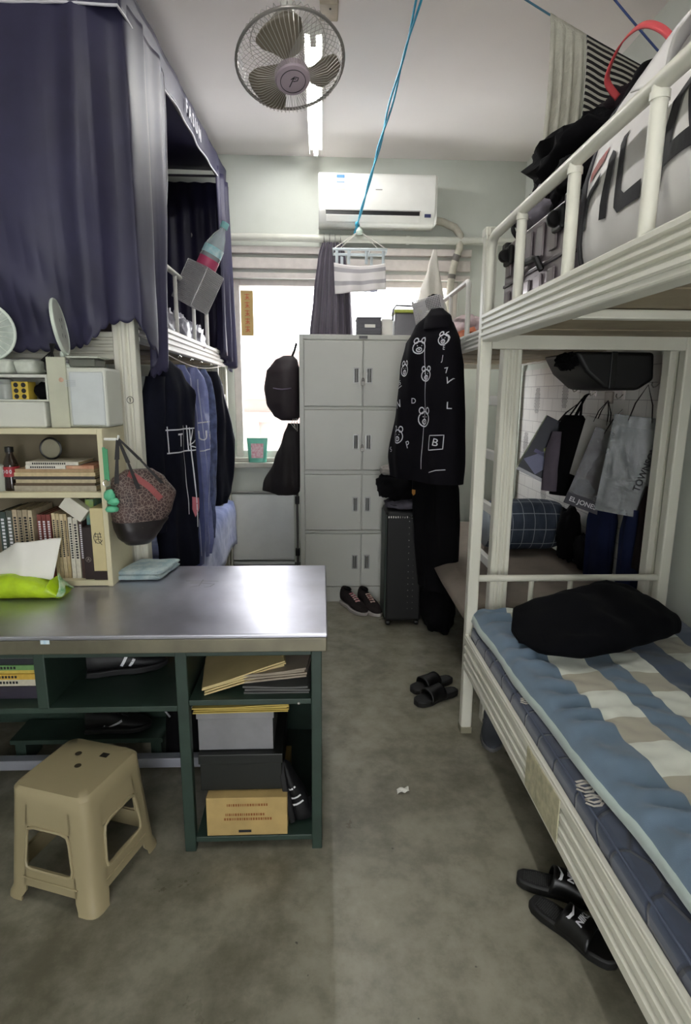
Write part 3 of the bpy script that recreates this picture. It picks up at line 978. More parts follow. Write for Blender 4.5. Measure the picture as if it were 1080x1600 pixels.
# 2..5 further garments
def simple_garment(name, label, y, keys, m, dirv, seed, z=1.565, x=-.68, amp=.012, fr=38, extra=None):
    t = thing(name, label, name.split('_')[-1], (x, y, .8), group='clothes under the left bunk')
    g = MB()
    garment(g, (x, y, z), dirv, keys, amp, fr, seed, 40, 44)
    obj('body', g, m, t, smooth=True, ang=70)
    h = MB(); hook(h, (x + .008, y, z + .035)); obj('hanger', h, M_CHROME, t)
    if extra:
        e = MB()
        b = g.bvh()
        D = Vector(dirv).normalized()
        for lines, w in extra:
            put2d(e, *strokes2d(lines, w), (x, y, z), D, (0, 0, 1), b, .002)
        obj('seam_lines', e, M_SEAM, t, recalc=False)
    return t, g
D2 = (.55, .83, 0)
simple_garment('blue_shirt', 'slate blue shirt with green collar hanging second under the left bunk', 2.86,
               [(0, -.02, .03, .02), (.06, -.06, .07, .03), (.2, -.085, .09, .04), (.5, -.08, .09, .045), (.86, -.085, .095, .045), (1.0, -.08, .09, .04)], M_JBLUE, D2, 2.2,
               extra=[([[(-.03, -.05), (-.05, -.95)], [(.045, -.06), (.05, -.95)], [(.0, -.2), (.02, -.95)]], .004)])
cg = MB()
garment(cg, (-.655, 2.84, 1.43), D2, [(0, -.03, .03, .02), (.06, -.035, .04, .03), (.12, -.01, .03, .02)], .004, 50, .7, 10, 20)
obj('scarf', cg, mat('lime_stripe', '86a04c', .8, var=.5, vscale=60), None, 'small lime green patterned scarf among the hanging blue clothes', 'scarf', smooth=True, ang=70)
t3, g3 = simple_garment('denim_shirt', 'faded blue creased shirt with printed box hanging third under the left bunk', 3.12,
               [(0, -.015, .03, .02), (.07, -.05, .08, .035), (.2, -.07, .10, .04), (.5, -.07, .10, .045), (.9, -.07, .10, .04), (1.02, -.06, .085, .035)], M_JBLUE2, D2, 4.4,
               amp=.02, fr=60, extra=[([[(-.04, -.05), (-.05, -.95)], [(.02, -.06), (.03, -.95)], [(.07, -.10), (.06, -.9)]], .004)])
e3 = MB()
D2v = Vector(D2).normalized()
b3v = g3.bvh()
put2d(e3, *strokes2d([[(-.03, -.29), (.09, -.275)], [(-.035, -.44), (.09, -.42)]], .006), (-.68, 3.12, 1.565), D2v, (0, 0, 1), b3v, .003)
put_text(e3, 'PUO', .075, (-.68 + D2v.x * .03, 3.12 + D2v.y * .03, 1.565 - .355), D2v, (0, 0, 1), b3v, 2, .003)
obj('print', e3, M_PRINT, t3, label='white letters between two lines', recalc=False)
simple_garment('plaid_shirt', 'pale blue checked shirt hanging fourth under the left bunk', 3.36,
               [(0, -.015, .03, .02), (.07, -.05, .07, .03), (.25, -.07, .085, .04), (.6, -.06, .08, .045), (.97, -.06, .07, .04)], mat('blue_check_cloth', '5b6690', .75, var=.5, vscale=30, bump=.3, bscale=70), D2, 5.5, amp=.015)
simple_garment('navy_trousers', 'plain dark navy trousers hanging farthest under the left bunk', 3.66,
               [(0, -.02, .05, .025), (.08, -.05, .10, .035), (.42, -.085, .20, .05), (.58, -.08, .18, .05), (.76, -.06, .14, .05), (.83, -.05, .10, .045)], M_JNAVY, (.45, .89, 0), 6.1, amp=.008,
               extra=[([[(.06, -.02), (.19, -.40)], [(.05, -.02), (.178, -.42)]], .004)])

# lower bunk bedding on the left
ml = MB()
def lmat(u, v):
    return Vector((-1.58 + u * .87, 2.34 + v * 1.98, .445))
ms = obj('mattress', MB().box(-1.585, -.73, 2.33, 4.33, .447, .535), mat('grey_mattress', '8f8f98', .9, bump=.2, bscale=80), None, 'grey mattress on the left lower bunk', 'mattress', bev=.02, seg=3)
ql = MB()
def lq(u, v):
    y = 2.45 + v * 1.84
    w = .03 * nz(u * 5, y * 4, 1) + .012 * nz(u * 14, y * 12, 4)
    if u < .72:
        f = u / .72
        return Vector((-1.28 + f * .60, y, .565 + .075 * sin(pi * min(1, f * .85)) * (.75 + .25 * sin(y * 4)) + .045 * f + w * f))
    f = (u - .72) / .28
    return Vector((-.68 + .028 * sin(pi * .5 * min(1, f * 2.5)) + .5 * w, y, .628 + w - .30 * f ** 1.3 - .02 * sin(y * 9) * f))
def lq_old(u, v):
    x = -1.10 + u * .435
    y = 2.55 + v * 1.72
    edge = max(0, (u - .80) / .20)
    z = .545 + .075 * sin(pi * min(1, u * 1.1)) * (.6 + .4 * sin(v * 5)) + .03 * nz(x * 6, y * 4, 1) - edge * .20
    return Vector((x - .01 * edge + .015 * nz(x * 9, y * 7, 5) * (1 - u) + .02 * edge * sin(y * 16), y, max(z, .37)))
ql.grid(lq, 30, 60, uvf=lambda u, v: (u, v * 3))
obj('quilt', ql, mat('blue_lilac_quilt', '8a93bd', .8, var=.3, vscale=16, bump=.4, bscale=45, col2='6d7ba6', sheen=.3), None, 'pale blue lilac quilt hanging over the left lower bunk edge', 'quilt', smooth=True, solid=.02, ang=80)

# ============================================================ desktop shelf and its contents
M_SHELF = mat('cream_laminate', 'cfc7a6', .5, var=.08, vscale=8, bump=.03, bscale=40)
sh = thing('desk_shelf', 'cream two-tier open shelf standing on the desk', 'shelf', (-1.1, 2.1, .752))
SX0, SX1, SY0, SY1 = -1.52, -.745, 2.0, 2.225
obj('side_panel', MB().box(SX1 - .018, SX1, SY0, SY1, .752, 1.312), M_SHELF, sh, bev=.002)
obj('side_panel', MB().box(SX0, SX0 + .018, SY0, SY1, .752, 1.312), M_SHELF, sh, bev=.002)
for z0, z1 in ((.754, .774), (1.073, 1.093), (1.292, 1.312)):
    obj('shelf_board', MB().box(SX0 + .018, SX1 - .018, SY0 + .001, SY1 - .012, z0, z1), M_SHELF, sh, bev=.002)
obj('back_board', MB().box(SX0 + .018, SX1 - .018, SY1 - .010, SY1 - .002, .774, 1.292), mat('shelf_back', '7a705c', .7), sh)

def book_mat(c, c2=None, vs=60):
    return mat('book_' + c + (c2 or ''), c, .6, var=.2, vscale=vs, col2=c2)
M_PAGES = mat('page_block', 'cdbf97', .9, var=.25, vscale=160)
def book(x0, x1, y0, y1, z0, z1, cm, label, spine, group, lean=0., marks=True, cat='book'):
    """a book with covers, page block and a printed spine; spine: '-y' always faces the room"""
    t = thing('book', label, cat, ((x0 + x1) / 2, (y0 + y1) / 2, z0), (0, radians(lean), 0), group)
    w, d, h = x1 - x0, y1 - y0, z1 - z0
    c = MB()
    th = .002
    if w < h:   # standing
        c.box(-w / 2, -w / 2 + th, -d / 2, d / 2, 0, h).box(w / 2 - th, w / 2, -d / 2, d / 2, 0, h).box(-w / 2 + th, w / 2 - th, -d / 2, -d / 2 + th, 0, h)
        pg = MB().box(-w / 2 + th, w / 2 - th, -d / 2 + th, d / 2 - .003, .003, h - .003)
    else:       # lying
        c.box(-w / 2, w / 2, -d / 2, d / 2, 0, th).box(-w / 2, w / 2, -d / 2, d / 2, h - th, h).box(-w / 2, w / 2, -d / 2, -d / 2 + th, th, h - th)
        pg = MB().box(-w / 2 + .003, w / 2 - .003, -d / 2 + th, d / 2 - .003, th, h - th)
    obj('cover', c, cm, t, local=True)
    obj('pages', pg, M_PAGES, t, local=True)
    if marks:
        m = MB()
        rnd = random.Random(hash((round(x0, 3), round(z0, 3))) & 0xffff)
        if w < h:
            z = h * .9
            while z > h * .35:
                s = min(w * .5, .010)
                m.box(-s / 2, s / 2, -d / 2 - .0006, -d / 2, z - s * .8, z)
                z -= s * 1.25
        else:
            x = -w * .38
            while x < w * .25:
                s = min(h * .5, .008)
                m.box(x, x + s * .8, -d / 2 - .0006, -d / 2, h / 2 - s / 2, h / 2 + s / 2)
                x += s * 1.2
        obj('spine_print', m, spine, t, local=True)
    return t
BY = 2.03
# lower tier, standing books from the left edge of the picture rightwards
low = [(-1.135, -1.112, .245, '3c4a44', 'dark green'), (-1.110, -1.090, .25, '4d5148', 'grey green'), (-1.088, -1.072, .252, 'b9a78d', 'tan'),
       (-1.070, -1.055, .25, '9c8f78', 'dull tan'), (-1.053, -1.036, .252, 'a99a80', 'sand'), (-1.034, -1.020, .25, 'c1b295', 'pale sand'),
       (-1.004, -.990, .235, '7b3a32', 'brick red'), (-.988, -.974, .235, '74352f', 'deep red'), (-.972, -.958, .235, '81403a', 'worn red'),
       (-.953, -.941, .24, 'cbb995', 'cream'), (-.939, -.928, .238, 'c4b28c', 'straw'), (-.926, -.914, .236, 'd0bf9c', 'light cream'), (-.912, -.902, .236, 'c2ae88', 'beige'),
       (-.898, -.884, .225, 'd9d4c4', 'white'), (-.882, -.866, .222, 'd5cfbe', 'off-white')]
for i, (a, b, h, c, nm) in enumerate(low):
    book(a, b, BY, BY + .16, .774, .774 + h, book_mat(c), '%s spined book standing on the lower desk shelf' % nm, M_INK if c[0] in '9abcd' else M_PRINT, 'books on the lower desk shelf')
book(-.862, -.850, BY, BY + .15, .774, .995, book_mat('4a3530'), 'thin brown book leaning beside the dark gift box', M_PRINT, 'books on the lower desk shelf')
# dark case and cream printed box at the right end
cb = thing('gift_box', 'tall dark brown box beside the cream printed box on the shelf', 'box', (-.833, 2.07, .774))
obj('carton', MB().box(-.847, -.815, 2.015, 2.14, .774, .965), mat('dark_card', '2a1c1c', .5), cb, bev=.002)
m = MB(); put_text(m, 'A', .016, (-.831, 2.0148, .848), (1, 0, 0), (0, 0, 1), off=.0003); put2d(m, *strokes2d([circle2d(0, 0, .009, 12)], .001), (-.831, 2.0148, .848), (1, 0, 0), (0, 0, 1), off=.0004)
obj('emblem', m, mat('pale_emblem', 'a79f98', .6), cb, recalc=False)
cb = thing('printed_box', 'cream box with black character emblem at the right end of the shelf', 'box', (-.785, 2.07, .774))
obj('carton', MB().box(-.812, -.766, 2.01, 2.14, .806, 1.035), mat('cream_card', 'cbbd8f', .6), cb, bev=.002)
m = MB()
put2d(m, *strokes2d([[(-.012, .018), (.012, .018)], [(-.008, .024), (-.01, .006)], [(.006, .024), (.01, .004)], [(-.012, .008), (.012, .006)], [(0, .016), (0, -.004)], [(-.01, -.002), (.01, -.002)], [(-.008, -.004), (-.01, -.016)], [(.0, -.006), (.012, -.022)], [(.008, -.004), (.01, -.012)], circle2d(0, .004, .015, 14, .02, 2.2, 5.9)], .0022, .006), (-.789, 2.0098, .925), (1, 0, 0), (0, 0, 1), off=.0003)
obj('emblem', m, M_INK, cb, label='black calligraphy emblem', recalc=False)
obj('base_tray', MB().box(-.813, -.765, 2.009, 2.142, .774, .806), mat('dark_card', '2a1c1c'), cb)
# plant tag / cards on top of the lower tier
bx = MB(); bx.box(-.047, .047, -.012, .012, -.03, .03)
o = obj('tilted_card_box', MB().box(-.045, .045, -.02, .02, -.026, .026, Matrix.Translation((-.868, 2.035, 1.032)) @ Matrix.Rotation(radians(38), 4, 'Y')), mat('white_card', 'cfccbe', .6), None, 'small white card box tilted on top of the standing books', 'box', bev=.002)
book(-.84, -.812, 2.05, 2.16, .967, 1.06, book_mat('8aa04e', '4f7f8a', 25), 'green and blue carton standing behind the tilted card box', M_PRINT, None, marks=False, cat='box')
# upper tier
flat = [(.020, 'a8a08c', 'grey-tan'), (.009, '5a4a36', 'dark brown'), (.012, 'b9ac8c', 'buff'), (.010, '3f3a36', 'charcoal'), (.013, 'c8b48c', 'straw'), (.012, 'a98d6a', 'ochre')]
z = 1.093
for i, (h, c, nm) in enumerate(flat):
    book(-1.065 + .004 * (i % 3), -.785 - .004 * (i % 2), 2.02, 2.19, z, z + h, book_mat(c), '%s book lying in the flat pile on the upper shelf' % nm, M_PRINT, 'flat books on the upper desk shelf', marks=False)
    z += h + .0005
for i, (a, b, c, nm) in enumerate(((-1.02, -.885, 'dcd8cc', 'white'), (-1.018, -.84, 'd6d0c2', 'off-white'))):
    book(a, b, 2.02, 2.16, z, z + .012, book_mat(c), '%s thin book on top of the flat pile' % nm, M_INK, 'flat books on the upper desk shelf')
    z += .0125
tag(obj('red_booklet', MB().box(-.885, -.79, 2.025, 2.16, 1.171, 1.183), mat('red_tan_booklet', 'a7684f', .6, col2='c7a183', vscale=20), bev=.001), 'red-brown booklet at the right of the flat pile', 'book')
# bottle, round mirror, cup
t = thing('cola_bottle', 'small dark drink bottle with red label on the upper shelf', 'bottle', (-1.05, 2.05, 1.093))
obj('bottle_body', MB().lathe([(0, 0), (.024, 0), (.026, .006), (.024, .05), (.026, .08), (.022, .10), (.012, .125), (.011, .135), (0, .135)], 24, Matrix.Translation((-1.085, 2.05, 1.093))), mat('brown_liquid', '23140f', .1, coat=.5), t, smooth=True)
obj('label_band', MB().lathe([(.0268, .05), (.0268, .085)], 24, Matrix.Translation((-1.085, 2.05, 1.093))), mat('red_label', '9c2530', .5), t, smooth=True)
m = MB()
for i, ch in enumerate('000'):
    put_text(m, ch, .018, (-1.097 + .012 * i, 2.0222 + .001 * abs(i - 1), 1.161), (1, 0, 0), (0, 0, 1), off=.0012)
obj('lettering', m, M_PRINT, t, recalc=False)
obj('cap', MB().lathe([(0, .134), (.014, .134), (.014, .152), (0, .154)], 18, Matrix.Translation((-1.085, 2.05, 1.093))), M_BLACKP, t, smooth=True)
mm = Matrix.Translation((-.965, 2.10, 1.235)) @ Matrix.Rotation(radians(90), 4, 'X')
t = thing('round_mirror', 'round dark-rimmed mirror standing behind the flat books', 'mirror', (-.965, 2.10, 1.19))
obj('rim', MB().tube([mm @ Vector((.036 * cos(a * pi / 16), .036 * sin(a * pi / 16), 0)) for a in range(32)], .004, 8, closed=True), M_BLACKP, t, smooth=True)
obj('glass', MB().lathe([(0, -.002), (.034, -.002), (.034, .002), (0, .002)], 28, mm), mat('mirror_glass', '9c9686', .15, .7), t)
tag(obj('tumbler', MB().lathe([(0, 0), (.024, 0), (.029, .09), (.0275, .09), (.023, .004), (0, .004)], 24, Matrix.Translation((-1.125, 2.04, 1.093))), mat('frosted_cup', 'b9bcae', .35, alpha=.85), smooth=True), 'frosted grey tumbler at the left edge of the upper shelf', 'cup')
# top of the shelf: drawer boxes, white case, round mirrors
obj('storage_box', MB().box(-1.42, -.935, 2.02, 2.2, 1.312, 1.40), mat('white_box_plastic', 'c9cac0', .45, var=.05), None, 'long low white plastic box lying on top of the desk shelf', 'box', bev=.006)
t = thing('drawer_case', 'white open-front plastic case with compartments on the desk shelf', 'box', (-1.17, 2.11, 1.40))
obj('shell', MB().box(-1.40, -.925, 2.03, 2.2, 1.401, 1.407).box(-1.40, -.925, 2.03, 2.2, 1.480, 1.49).box(-.931, -.925, 2.03, 2.2, 1.407, 1.48).box(-1.13, -1.122, 2.03, 2.2, 1.407, 1.48).box(-1.40, -.925, 2.19, 2.2, 1.407, 1.48), mat('white_box_plastic', 'c9cac0'), t, bev=.001)
t = thing('puzzle_box', 'small yellow box with black dots in the white case', 'box', (-1.02, 2.06, 1.407))
obj('cube', MB().box(-1.045, -.99, 2.032, 2.09, 1.407, 1.466), mat('mustard', 'c3a83f', .6), t, bev=.002)
m = MB()
for i in range(2):
    for k in range(3):
        put2d(m, *disc2d(0, 0, .008, 14), (-1.030 + i * .025, 2.032, 1.417 + k * .019), (1, 0, 0), (0, 0, 1), off=.0004)
obj('dots', m, M_INK, t, recalc=False)
tag(obj('dark_pouch', blob(MB(), (-.96, 2.1, 1.435), (.027, .05, .03), .2, 2, 5, 20, 12, flat=1.4075, e=.7), M_BLACK, smooth=True, ang=80), 'small black pouch in the white case beside the yellow box', 'pouch')
tag(obj('glass_jar', MB().lathe([(0, 0), (.03, 0), (.031, .05), (.026, .056), (.026, .066), (0, .067)], 20, Matrix.Translation((-1.085, 2.07, 1.407))), mat('clear_jar', 'c8cdc8', .15, alpha=.5), smooth=True), 'little clear jar inside the white case at left', 'jar')
for i in range(2):
    pk = MB()
    a = -1.115 + i * .075
    blob(pk, (a + .034, 2.10, 1.515), (.036, .06, .026), .12, 3, i + 2., 28, 14, flat=1.4905, e=.5)
    obj('tissue_packet', pk, mat('tissue_wrap', 'c9cec2', .4, var=.2, vscale=30, bump=.4, bscale=40), None, ('left' if i == 0 else 'right') + ' white wrapped tissue packet on the white case', 'packet', 'tissue packets', smooth=True, ang=80)
# white tall storage case at right with frosted door
t = thing('storage_tower', 'tall frosted white plastic storage case on the desk shelf', 'box', (-.83, 2.11, 1.312))
obj('shell', MB().box(-.925, -.735, 2.045, 2.2, 1.313, 1.515), mat('frosted_plastic', 'c8cabf', .3, var=.04), t, bev=.01, seg=3)
obj('door_panel', MB().box(-.855, -.742, 2.036, 2.046, 1.32, 1.50), mat('milky_plastic', 'c6cbcb', .22, var=.06, vscale=20), t, bev=.005)
obj('side_board', MB().box(-.93, -.925, 2.05, 2.19, 1.313, 1.548), mat('pale_card', 'bcbda9', .6), t)
obj('side_board', MB().box(-.925, -.862, 2.035, 2.045, 1.313, 1.548), mat('pale_card', 'bcbda9'), t, bev=.001)
m = MB()
for k in range(4):
    m.box(-.868, -.833, 2.0335, 2.035, 1.452 + k * .006, 1.4545 + k * .006)
obj('sticker', m, mat('pale_sticker', 'b9bfc2', .5), t)
obj('magnet', MB().lathe([(0, 0), (.007, 0), (.008, .004), (0, .006)], 16, Matrix.Translation((-.878, 2.035, 1.473)) @ Matrix.Rotation(pi / 2, 4, 'X')), mat('peach_magnet', 'c9a48d', .5), t)
t = thing('glass_box', 'small clear lidded box on top of the frosted storage case', 'box', (-.805, 2.11, 1.515))
obj('body', MB().box(-.862, -.772, 2.06, 2.16, 1.516, 1.546), mat('smoky_clear', '6c6f66', .2, alpha=.75), t, bev=.006)
obj('lid', MB().box(-.866, -.758, 2.055, 2.165, 1.546, 1.553), mat('clear_lid', 'c6cabc', .15, alpha=.8), t, bev=.003)
# disc fan / hand mirrors
def round_stand(x, y, z, r, rz, tilt, label, nm, m1, m2, rib=False):
    t = thing(nm, label, nm.split('_')[-1], (x, y, z))
    Mx = Matrix.Translation((x, y, z + r + .045)) @ Matrix.Rotation(rz, 4, 'Z') @ Matrix.Rotation(radians(90) + tilt, 4, 'X')
    obj('rim', MB().tube([Mx @ Vector((r * cos(a * pi / 20), r * sin(a * pi / 20), 0)) for a in range(40)], .006, 8, closed=True), m1, t, smooth=True)
    obj('disc', MB().lathe([(0, -.004), (r - .004, -.004), (r - .004, .004), (0, .006)], 36, Mx), m2, t, smooth=True)
    if rib:
        g = MB()
        for k in range(24):
            a = k * pi / 12
            g.tube([Mx @ Vector((.02 * cos(a), .02 * sin(a), .012)), Mx @ Vector((r * .6 * cos(a), r * .6 * sin(a), .014)), Mx @ Vector((r * cos(a), r * sin(a), .004))], .0012, 5)
        obj('cage_wire', g, m1, t)
    obj('stand', MB().tube([(x, y, z + .052), (x, y, z + .012)], .008, 10).lathe([(0, 0), (.03, 0), (.03, .008), (.008, .014), (0, .014)], 20, Matrix.Translation((x, y, z))), m1, t, smooth=True)
    return t, Mx
M_MINT = mat('pale_mint_plastic', 'd3dcd0', .35, var=.05)
round_stand(-1.135, 2.06, 1.4905, .095, radians(28), 0, 'pale mint desk fan at the left picture edge', 'desk_fan', M_MINT, mat('mint_disc', 'b6c0b6', .5, var=.25, vscale=25), True)
t, Mx = round_stand(-.885, 2.075, 1.5155, .088, radians(101), radians(-8), 'white oval hand mirror with flower print on the storage case', 'hand_mirror', M_MINT, mat('mirror_back', 'd6dad0', .35))
fl = MB()
for k, (a, b) in enumerate(((.0, .0), (.02, -.03), (-.012, .02), (.02, .025), (-.02, -.03))):
    V2, F2 = strokes2d([[(a - .006, b - .004), (a + .006, b + .005)], [(a, b + .006), (a + .002, b - .008)]], .003, .006)
    fl.add([Mx @ Vector((x, y, .0066)) for x, y in V2], F2)
    fl.add([Mx @ Vector((x, y, -.0048)) for x, y in V2], F2)
obj('flower_print', fl, mat('dark_flower', '4a4450', .6), t, recalc=False)
# dark cables and headset heap behind
cbm = MB()
for k in range(5):
    cbm.tube([(-1.06 + .02 * k, 2.14 + .01 * k, 1.492), (-1.02 + .015 * k, 2.15, 1.52 + .012 * k), (-.975 + .008 * k, 2.14, 1.535 + .015 * (k % 3)), (-.955, 2.15, 1.56 + .006 * k), (-.945 - .004 * k, 2.16, 1.60)], .003, 6)
blob(cbm, (-.98, 2.15, 1.515), (.05, .03, .026), .3, 3, 2., 20, 12, flat=1.491)
obj('cable_bundle', cbm, M_BLACKP, None, 'tangle of black cables behind the white case', 'cables', smooth=True)

# tissue pack on the desk
t = thing('tissue_pack', 'lime green tissue pack with a white tissue pulled out on the desk', 'tissue pack', (-1.0, 1.92, .752))
tp = MB()
rings = []
for j in range(17):
    f = j / 16
    x = -1.15 + f * .275
    hh = .036 * (sin(pi * min(1, f * 1.15 + .02)) ** .35 if f < .85 else max(.08, (1 - f) / .15 * .9)) + .004
    dd = .06 * (1 if f < .9 else .85)
    rings.append([Vector((x, 1.90 + .012 * f + dd * sp(cos(a * pi / 12), .7), .753 + hh + hh * sp(sin(a * pi / 12), .8) + (.004 * nz(x * 30, a, 1) if sin(a * pi / 12) > 0 else 0))) for a in range(24)])
tp.loft(rings)
obj('wrapper', tp, mat('lime_wrapper', 'b4d520', .32, var=.25, vscale=18, bump=.5, bscale=25, bdist=.01), t, smooth=True, ang=70)
obj('wrapper_end', MB().grid(lambda u, v: Vector((-.885 + .02 * u + .006 * sin(v * 9), 1.86 + v * .09, .754 + .07 * (1 - abs(2 * v - 1)) * (1 - .6 * u) + .01)), 6, 10), mat('green_wrap_end', '3d8a4a', .35, col2='cfe0b8', vscale=30), t, smooth=True, solid=.002)
def tis(u, v):
    x = -1.145 + u * .235 + .03 * v * (1 - u)
    z = .805 + v * (.075 + .06 * min(1, u * 2.2)) + .022 * (1 - v) * (1 - abs(u - .6) * 2.2)
    return Vector((x + .02 * v * (u - .3), 1.905 + .03 * v + .03 * sin(u * 7 + 1) * v - .02 * math.exp(-((u - .62) / .12) ** 2) * (1 - v), z))
obj('tissue', MB().grid(tis, 30, 14), M_PAPERW, t, smooth=True, solid=.0015, ang=80)
# folded towel on the desk
tw = thing('folded_towel', 'small pale blue-grey folded towel lying on the desk by the shelf', 'towel', (-.65, 2.13, .752))
M_TERRY = mat('pale_terry', 'b4c2c0', .95, var=.25, vscale=25, bump=.8, bscale=180, bdist=.006, col2='93a8ae')
def towel_fold(z, th, x0, x1, y0, y1, sd):
    m = MB()
    rings = []
    for j in range(15):
        f = j / 14
        y = y0 + (y1 - y0) * f
        e = min(1, sin(pi * (f * .94 + .03)) * 2.2)
        rr = []
        for k in range(28):
            a = 2 * pi * k / 28
            xx = (x0 + x1) / 2 + (x1 - x0) / 2 * sp(cos(a), .35) + (f - .5) * .03
            zz = z + th / 2 + th / 2 * (.5 + .5 * e) * sp(sin(a), .5)
            rr.append(Vector((xx + .004 * nz(xx * 20, y * 20, sd), y, zz + .003 * nz(xx * 18, y * 18, sd + 3))))
        rings.append(rr)
    return m.loft(rings)
obj('towel_layer', towel_fold(.7535, .022, -.745, -.58, 2.055, 2.235, 1), M_TERRY, tw, smooth=True, ang=80)
obj('towel_layer', towel_fold(.773, .020, -.735, -.575, 2.06, 2.225, 7), M_TERRY, tw, smooth=True, ang=80)

# hanging on the shelf end: green key fob and patterned shoulder bag
t = thing('key_charm', 'green key fob with plastic figure hanging on the shelf end', 'key charm', (-.738, 1.99, 1.02))
obj('strap', MB().box(-.742, -.732, 1.983, 1.988, 1.14, 1.25).box(-.734, -.725, 1.984, 1.989, 1.135, 1.245), mat('green_strap', '4d9c6e', .5), t, bev=.001)
obj('ring', MB().tube([(-.735 + .012 * cos(a * pi / 10), 1.985, 1.128 + .012 * sin(a * pi / 10)) for a in range(20)], .0015, 6, closed=True), M_CHROME, t)
fg = MB()
blob(fg, (-.727, 1.98, 1.085), (.019, .015, .022), .2, 2.5, 3, 20, 14)
blob(fg, (-.715, 1.978, 1.065), (.02, .013, .014), .2, 2.5, 6, 20, 14)
fg.lathe([(0, 0), (.019, 0), (.023, .008), (.016, .018), (0, .02)], 18, Matrix.Translation((-.722, 1.98, 1.03)))
obj('figure', fg, mat('mint_green_plastic', '5db58c', .4, var=.1), t, smooth=True, ang=80)
obj('peg', MB().tube([(-.745, 2.02, 1.275), (-.70, 2.02, 1.275), (-.695, 2.02, 1.288)], .005, 8), M_WHITE, sh, smooth=True)
bg = thing('shoulder_bag', 'brown patterned shoulder bag with red stripe hanging on the shelf end', 'bag', (-.68, 2.08, .88))
def bag_mat():
    t = NT('scroll_pattern_canvas')
    s = t.obj()
    v = t.n('ShaderNodeTexVoronoi', feature='DISTANCE_TO_EDGE')
    v.inputs['Scale'].default_value = 85
    t.l(s, v.inputs['Vector'])
    e = t.ramp(v.outputs['Distance'], [(0, (1, 1, 1, 1)), (.04, (1, 1, 1, 1)), (.08, (0, 0, 0, 1)), (1, (0, 0, 0, 1))])
    base = t.ramp(t.noise(s, 14), [(.35, hx('2c1f1e')), (.65, hx('4a332f'))])
    t.col(t.mix(e, base, hx('75675f')))
    t.b.inputs['Roughness'].default_value = .6
    return t.m
BD = Vector((.86, .5, 0)).normalized()
bb = MB()
garment(bb, (-.675, 2.06, 1.165), BD, [(0, -.02, .075, .014), (.03, -.07, .115, .03), (.09, -.075, .155, .05), (.15, -.078, .135, .06), (.20, -.070, .10, .058), (.24, -.058, .072, .05), (.262, -.035, .05, .035)], .003, 30, 1., 30, 40)
obj('bag_body', bb, bag_mat(), bg, smooth=True, ang=80)
bvb = bb.bvh()
st = MB()
V2, F2 = strokes2d([[(-.03, .115), (.01, .09), (.05, .055), (.085, .01)]], .022, .008)
put2d(st, V2, F2, Vector((-.675, 2.06, 1.05)), BD, (0, 0, 1), bvb, .002)
obj('red_stripe', st, mat('dull_red_band', '8a4444', .6), bg, recalc=False)
dk_ = MB()
garment(dk_, (-.675, 2.06, .985), BD, [(0, -.076, .118, .063), (.03, -.070, .094, .061), (.065, -.058, .072, .052), (.088, -.034, .05, .036)], .002, 30, 1., 12, 40)
obj('leather_base', dk_, mat('dark_leather', '17100f', .35, bump=.2, bscale=40), bg, smooth=True, ang=80)
M_STRAP = mat('studded_strap', '1d1a1c', .5, var=.4, vscale=120)
hp = Vector((-.70, 2.02, 1.28))
for (a, b), w in (((-.06, 1.125), .016), ((.012, 1.10), .014), ((.095, 1.115), .014)):
    e = Vector((-.675, 2.06, 0)) + BD * a
    e.z = b
    e = e - BD.cross(Vector((0, 0, 1))) * -.0
    n_ = BD.cross(Vector((0, 0, 1))) * .045
    mid = hp.lerp(e + n_, .5) + Vector((0, 0, .004))
    P = [hp, mid, e + n_]
    sm = MB()
    for i in range(2):
        d = (P[i + 1] - P[i])
        s_ = BD * w / 2
        k = n_.normalized() * .002
        sm.add([P[i] + s_ * .6 + k, P[i] - s_ * .6 + k, P[i] - s_ * .6 - k, P[i] + s_ * .6 - k, P[i + 1] + s_ + k, P[i + 1] - s_ + k, P[i + 1] - s_ - k, P[i + 1] + s_ - k],
               [(0, 1, 5, 4), (1, 2, 6, 5), (2, 3, 7, 6), (3, 0, 4, 7), (0, 3, 2, 1), (4, 5, 6, 7)])
    obj('strap', sm, M_STRAP, bg)

# ============================================================ plastic stool
t = thing('stool', 'beige moulded plastic stool in front of the desk', 'stool', (-.722, 1.552, 0), (0, 0, radians(-18)))
M_STOOL = mat('beige_plastic', '9c9070', .42, var=.08, vscale=6, bump=.03, bscale=60)
SB, ST, SHH = .149, .120, .350          # half base, half top, height
def sq(h, z, r=.03, n=6, inset=0.):
    pts = []
    for cx, cy, a0 in ((1, 1, 0), (-1, 1, pi / 2), (-1, -1, pi), (1, -1, 3 * pi / 2)):
        for i in range(n + 1):
            a = a0 + pi / 2 * i / n
            pts.append(Vector((cx * (h - r) + r * cos(a), cy * (h - r) + r * sin(a), z)))
    return pts
seat = MB()
seat.loft([sq(ST + .008, SHH - .05), sq(ST + .006, SHH - .012), sq(ST - .002, SHH - .002), sq(ST - .03, SHH), sq(ST - .06, SHH - .001)], cap0=False)
seat.loft([sq(ST + .002, SHH - .05), sq(ST + .0, SHH - .014), sq(ST - .012, SHH - .010)], cap0=False)
obj('seat', seat, M_STOOL, t, local=True, smooth=True)
for sx, sy in ((0, 0), (-.04, .05)):
    obj('drain_hole', MB().lathe([(0, 0), (.010, 0), (.010, .0008), (0, .0008)], 14, Matrix.Translation((sx, sy, SHH - .0012))), mat('dark_hole', '3a3428', .8), t, local=True)
obj('seat_scuff', MB().box(.03, .055, .055, .075, SHH - .0012, SHH - .0004), mat('dark_scuff', '2b2824', .8, var=.5, vscale=90), t, local=True)
def hw(z):
    return ST + .008 + (SB - ST - .008) * (SHH - .05 - z) / (SHH - .05)
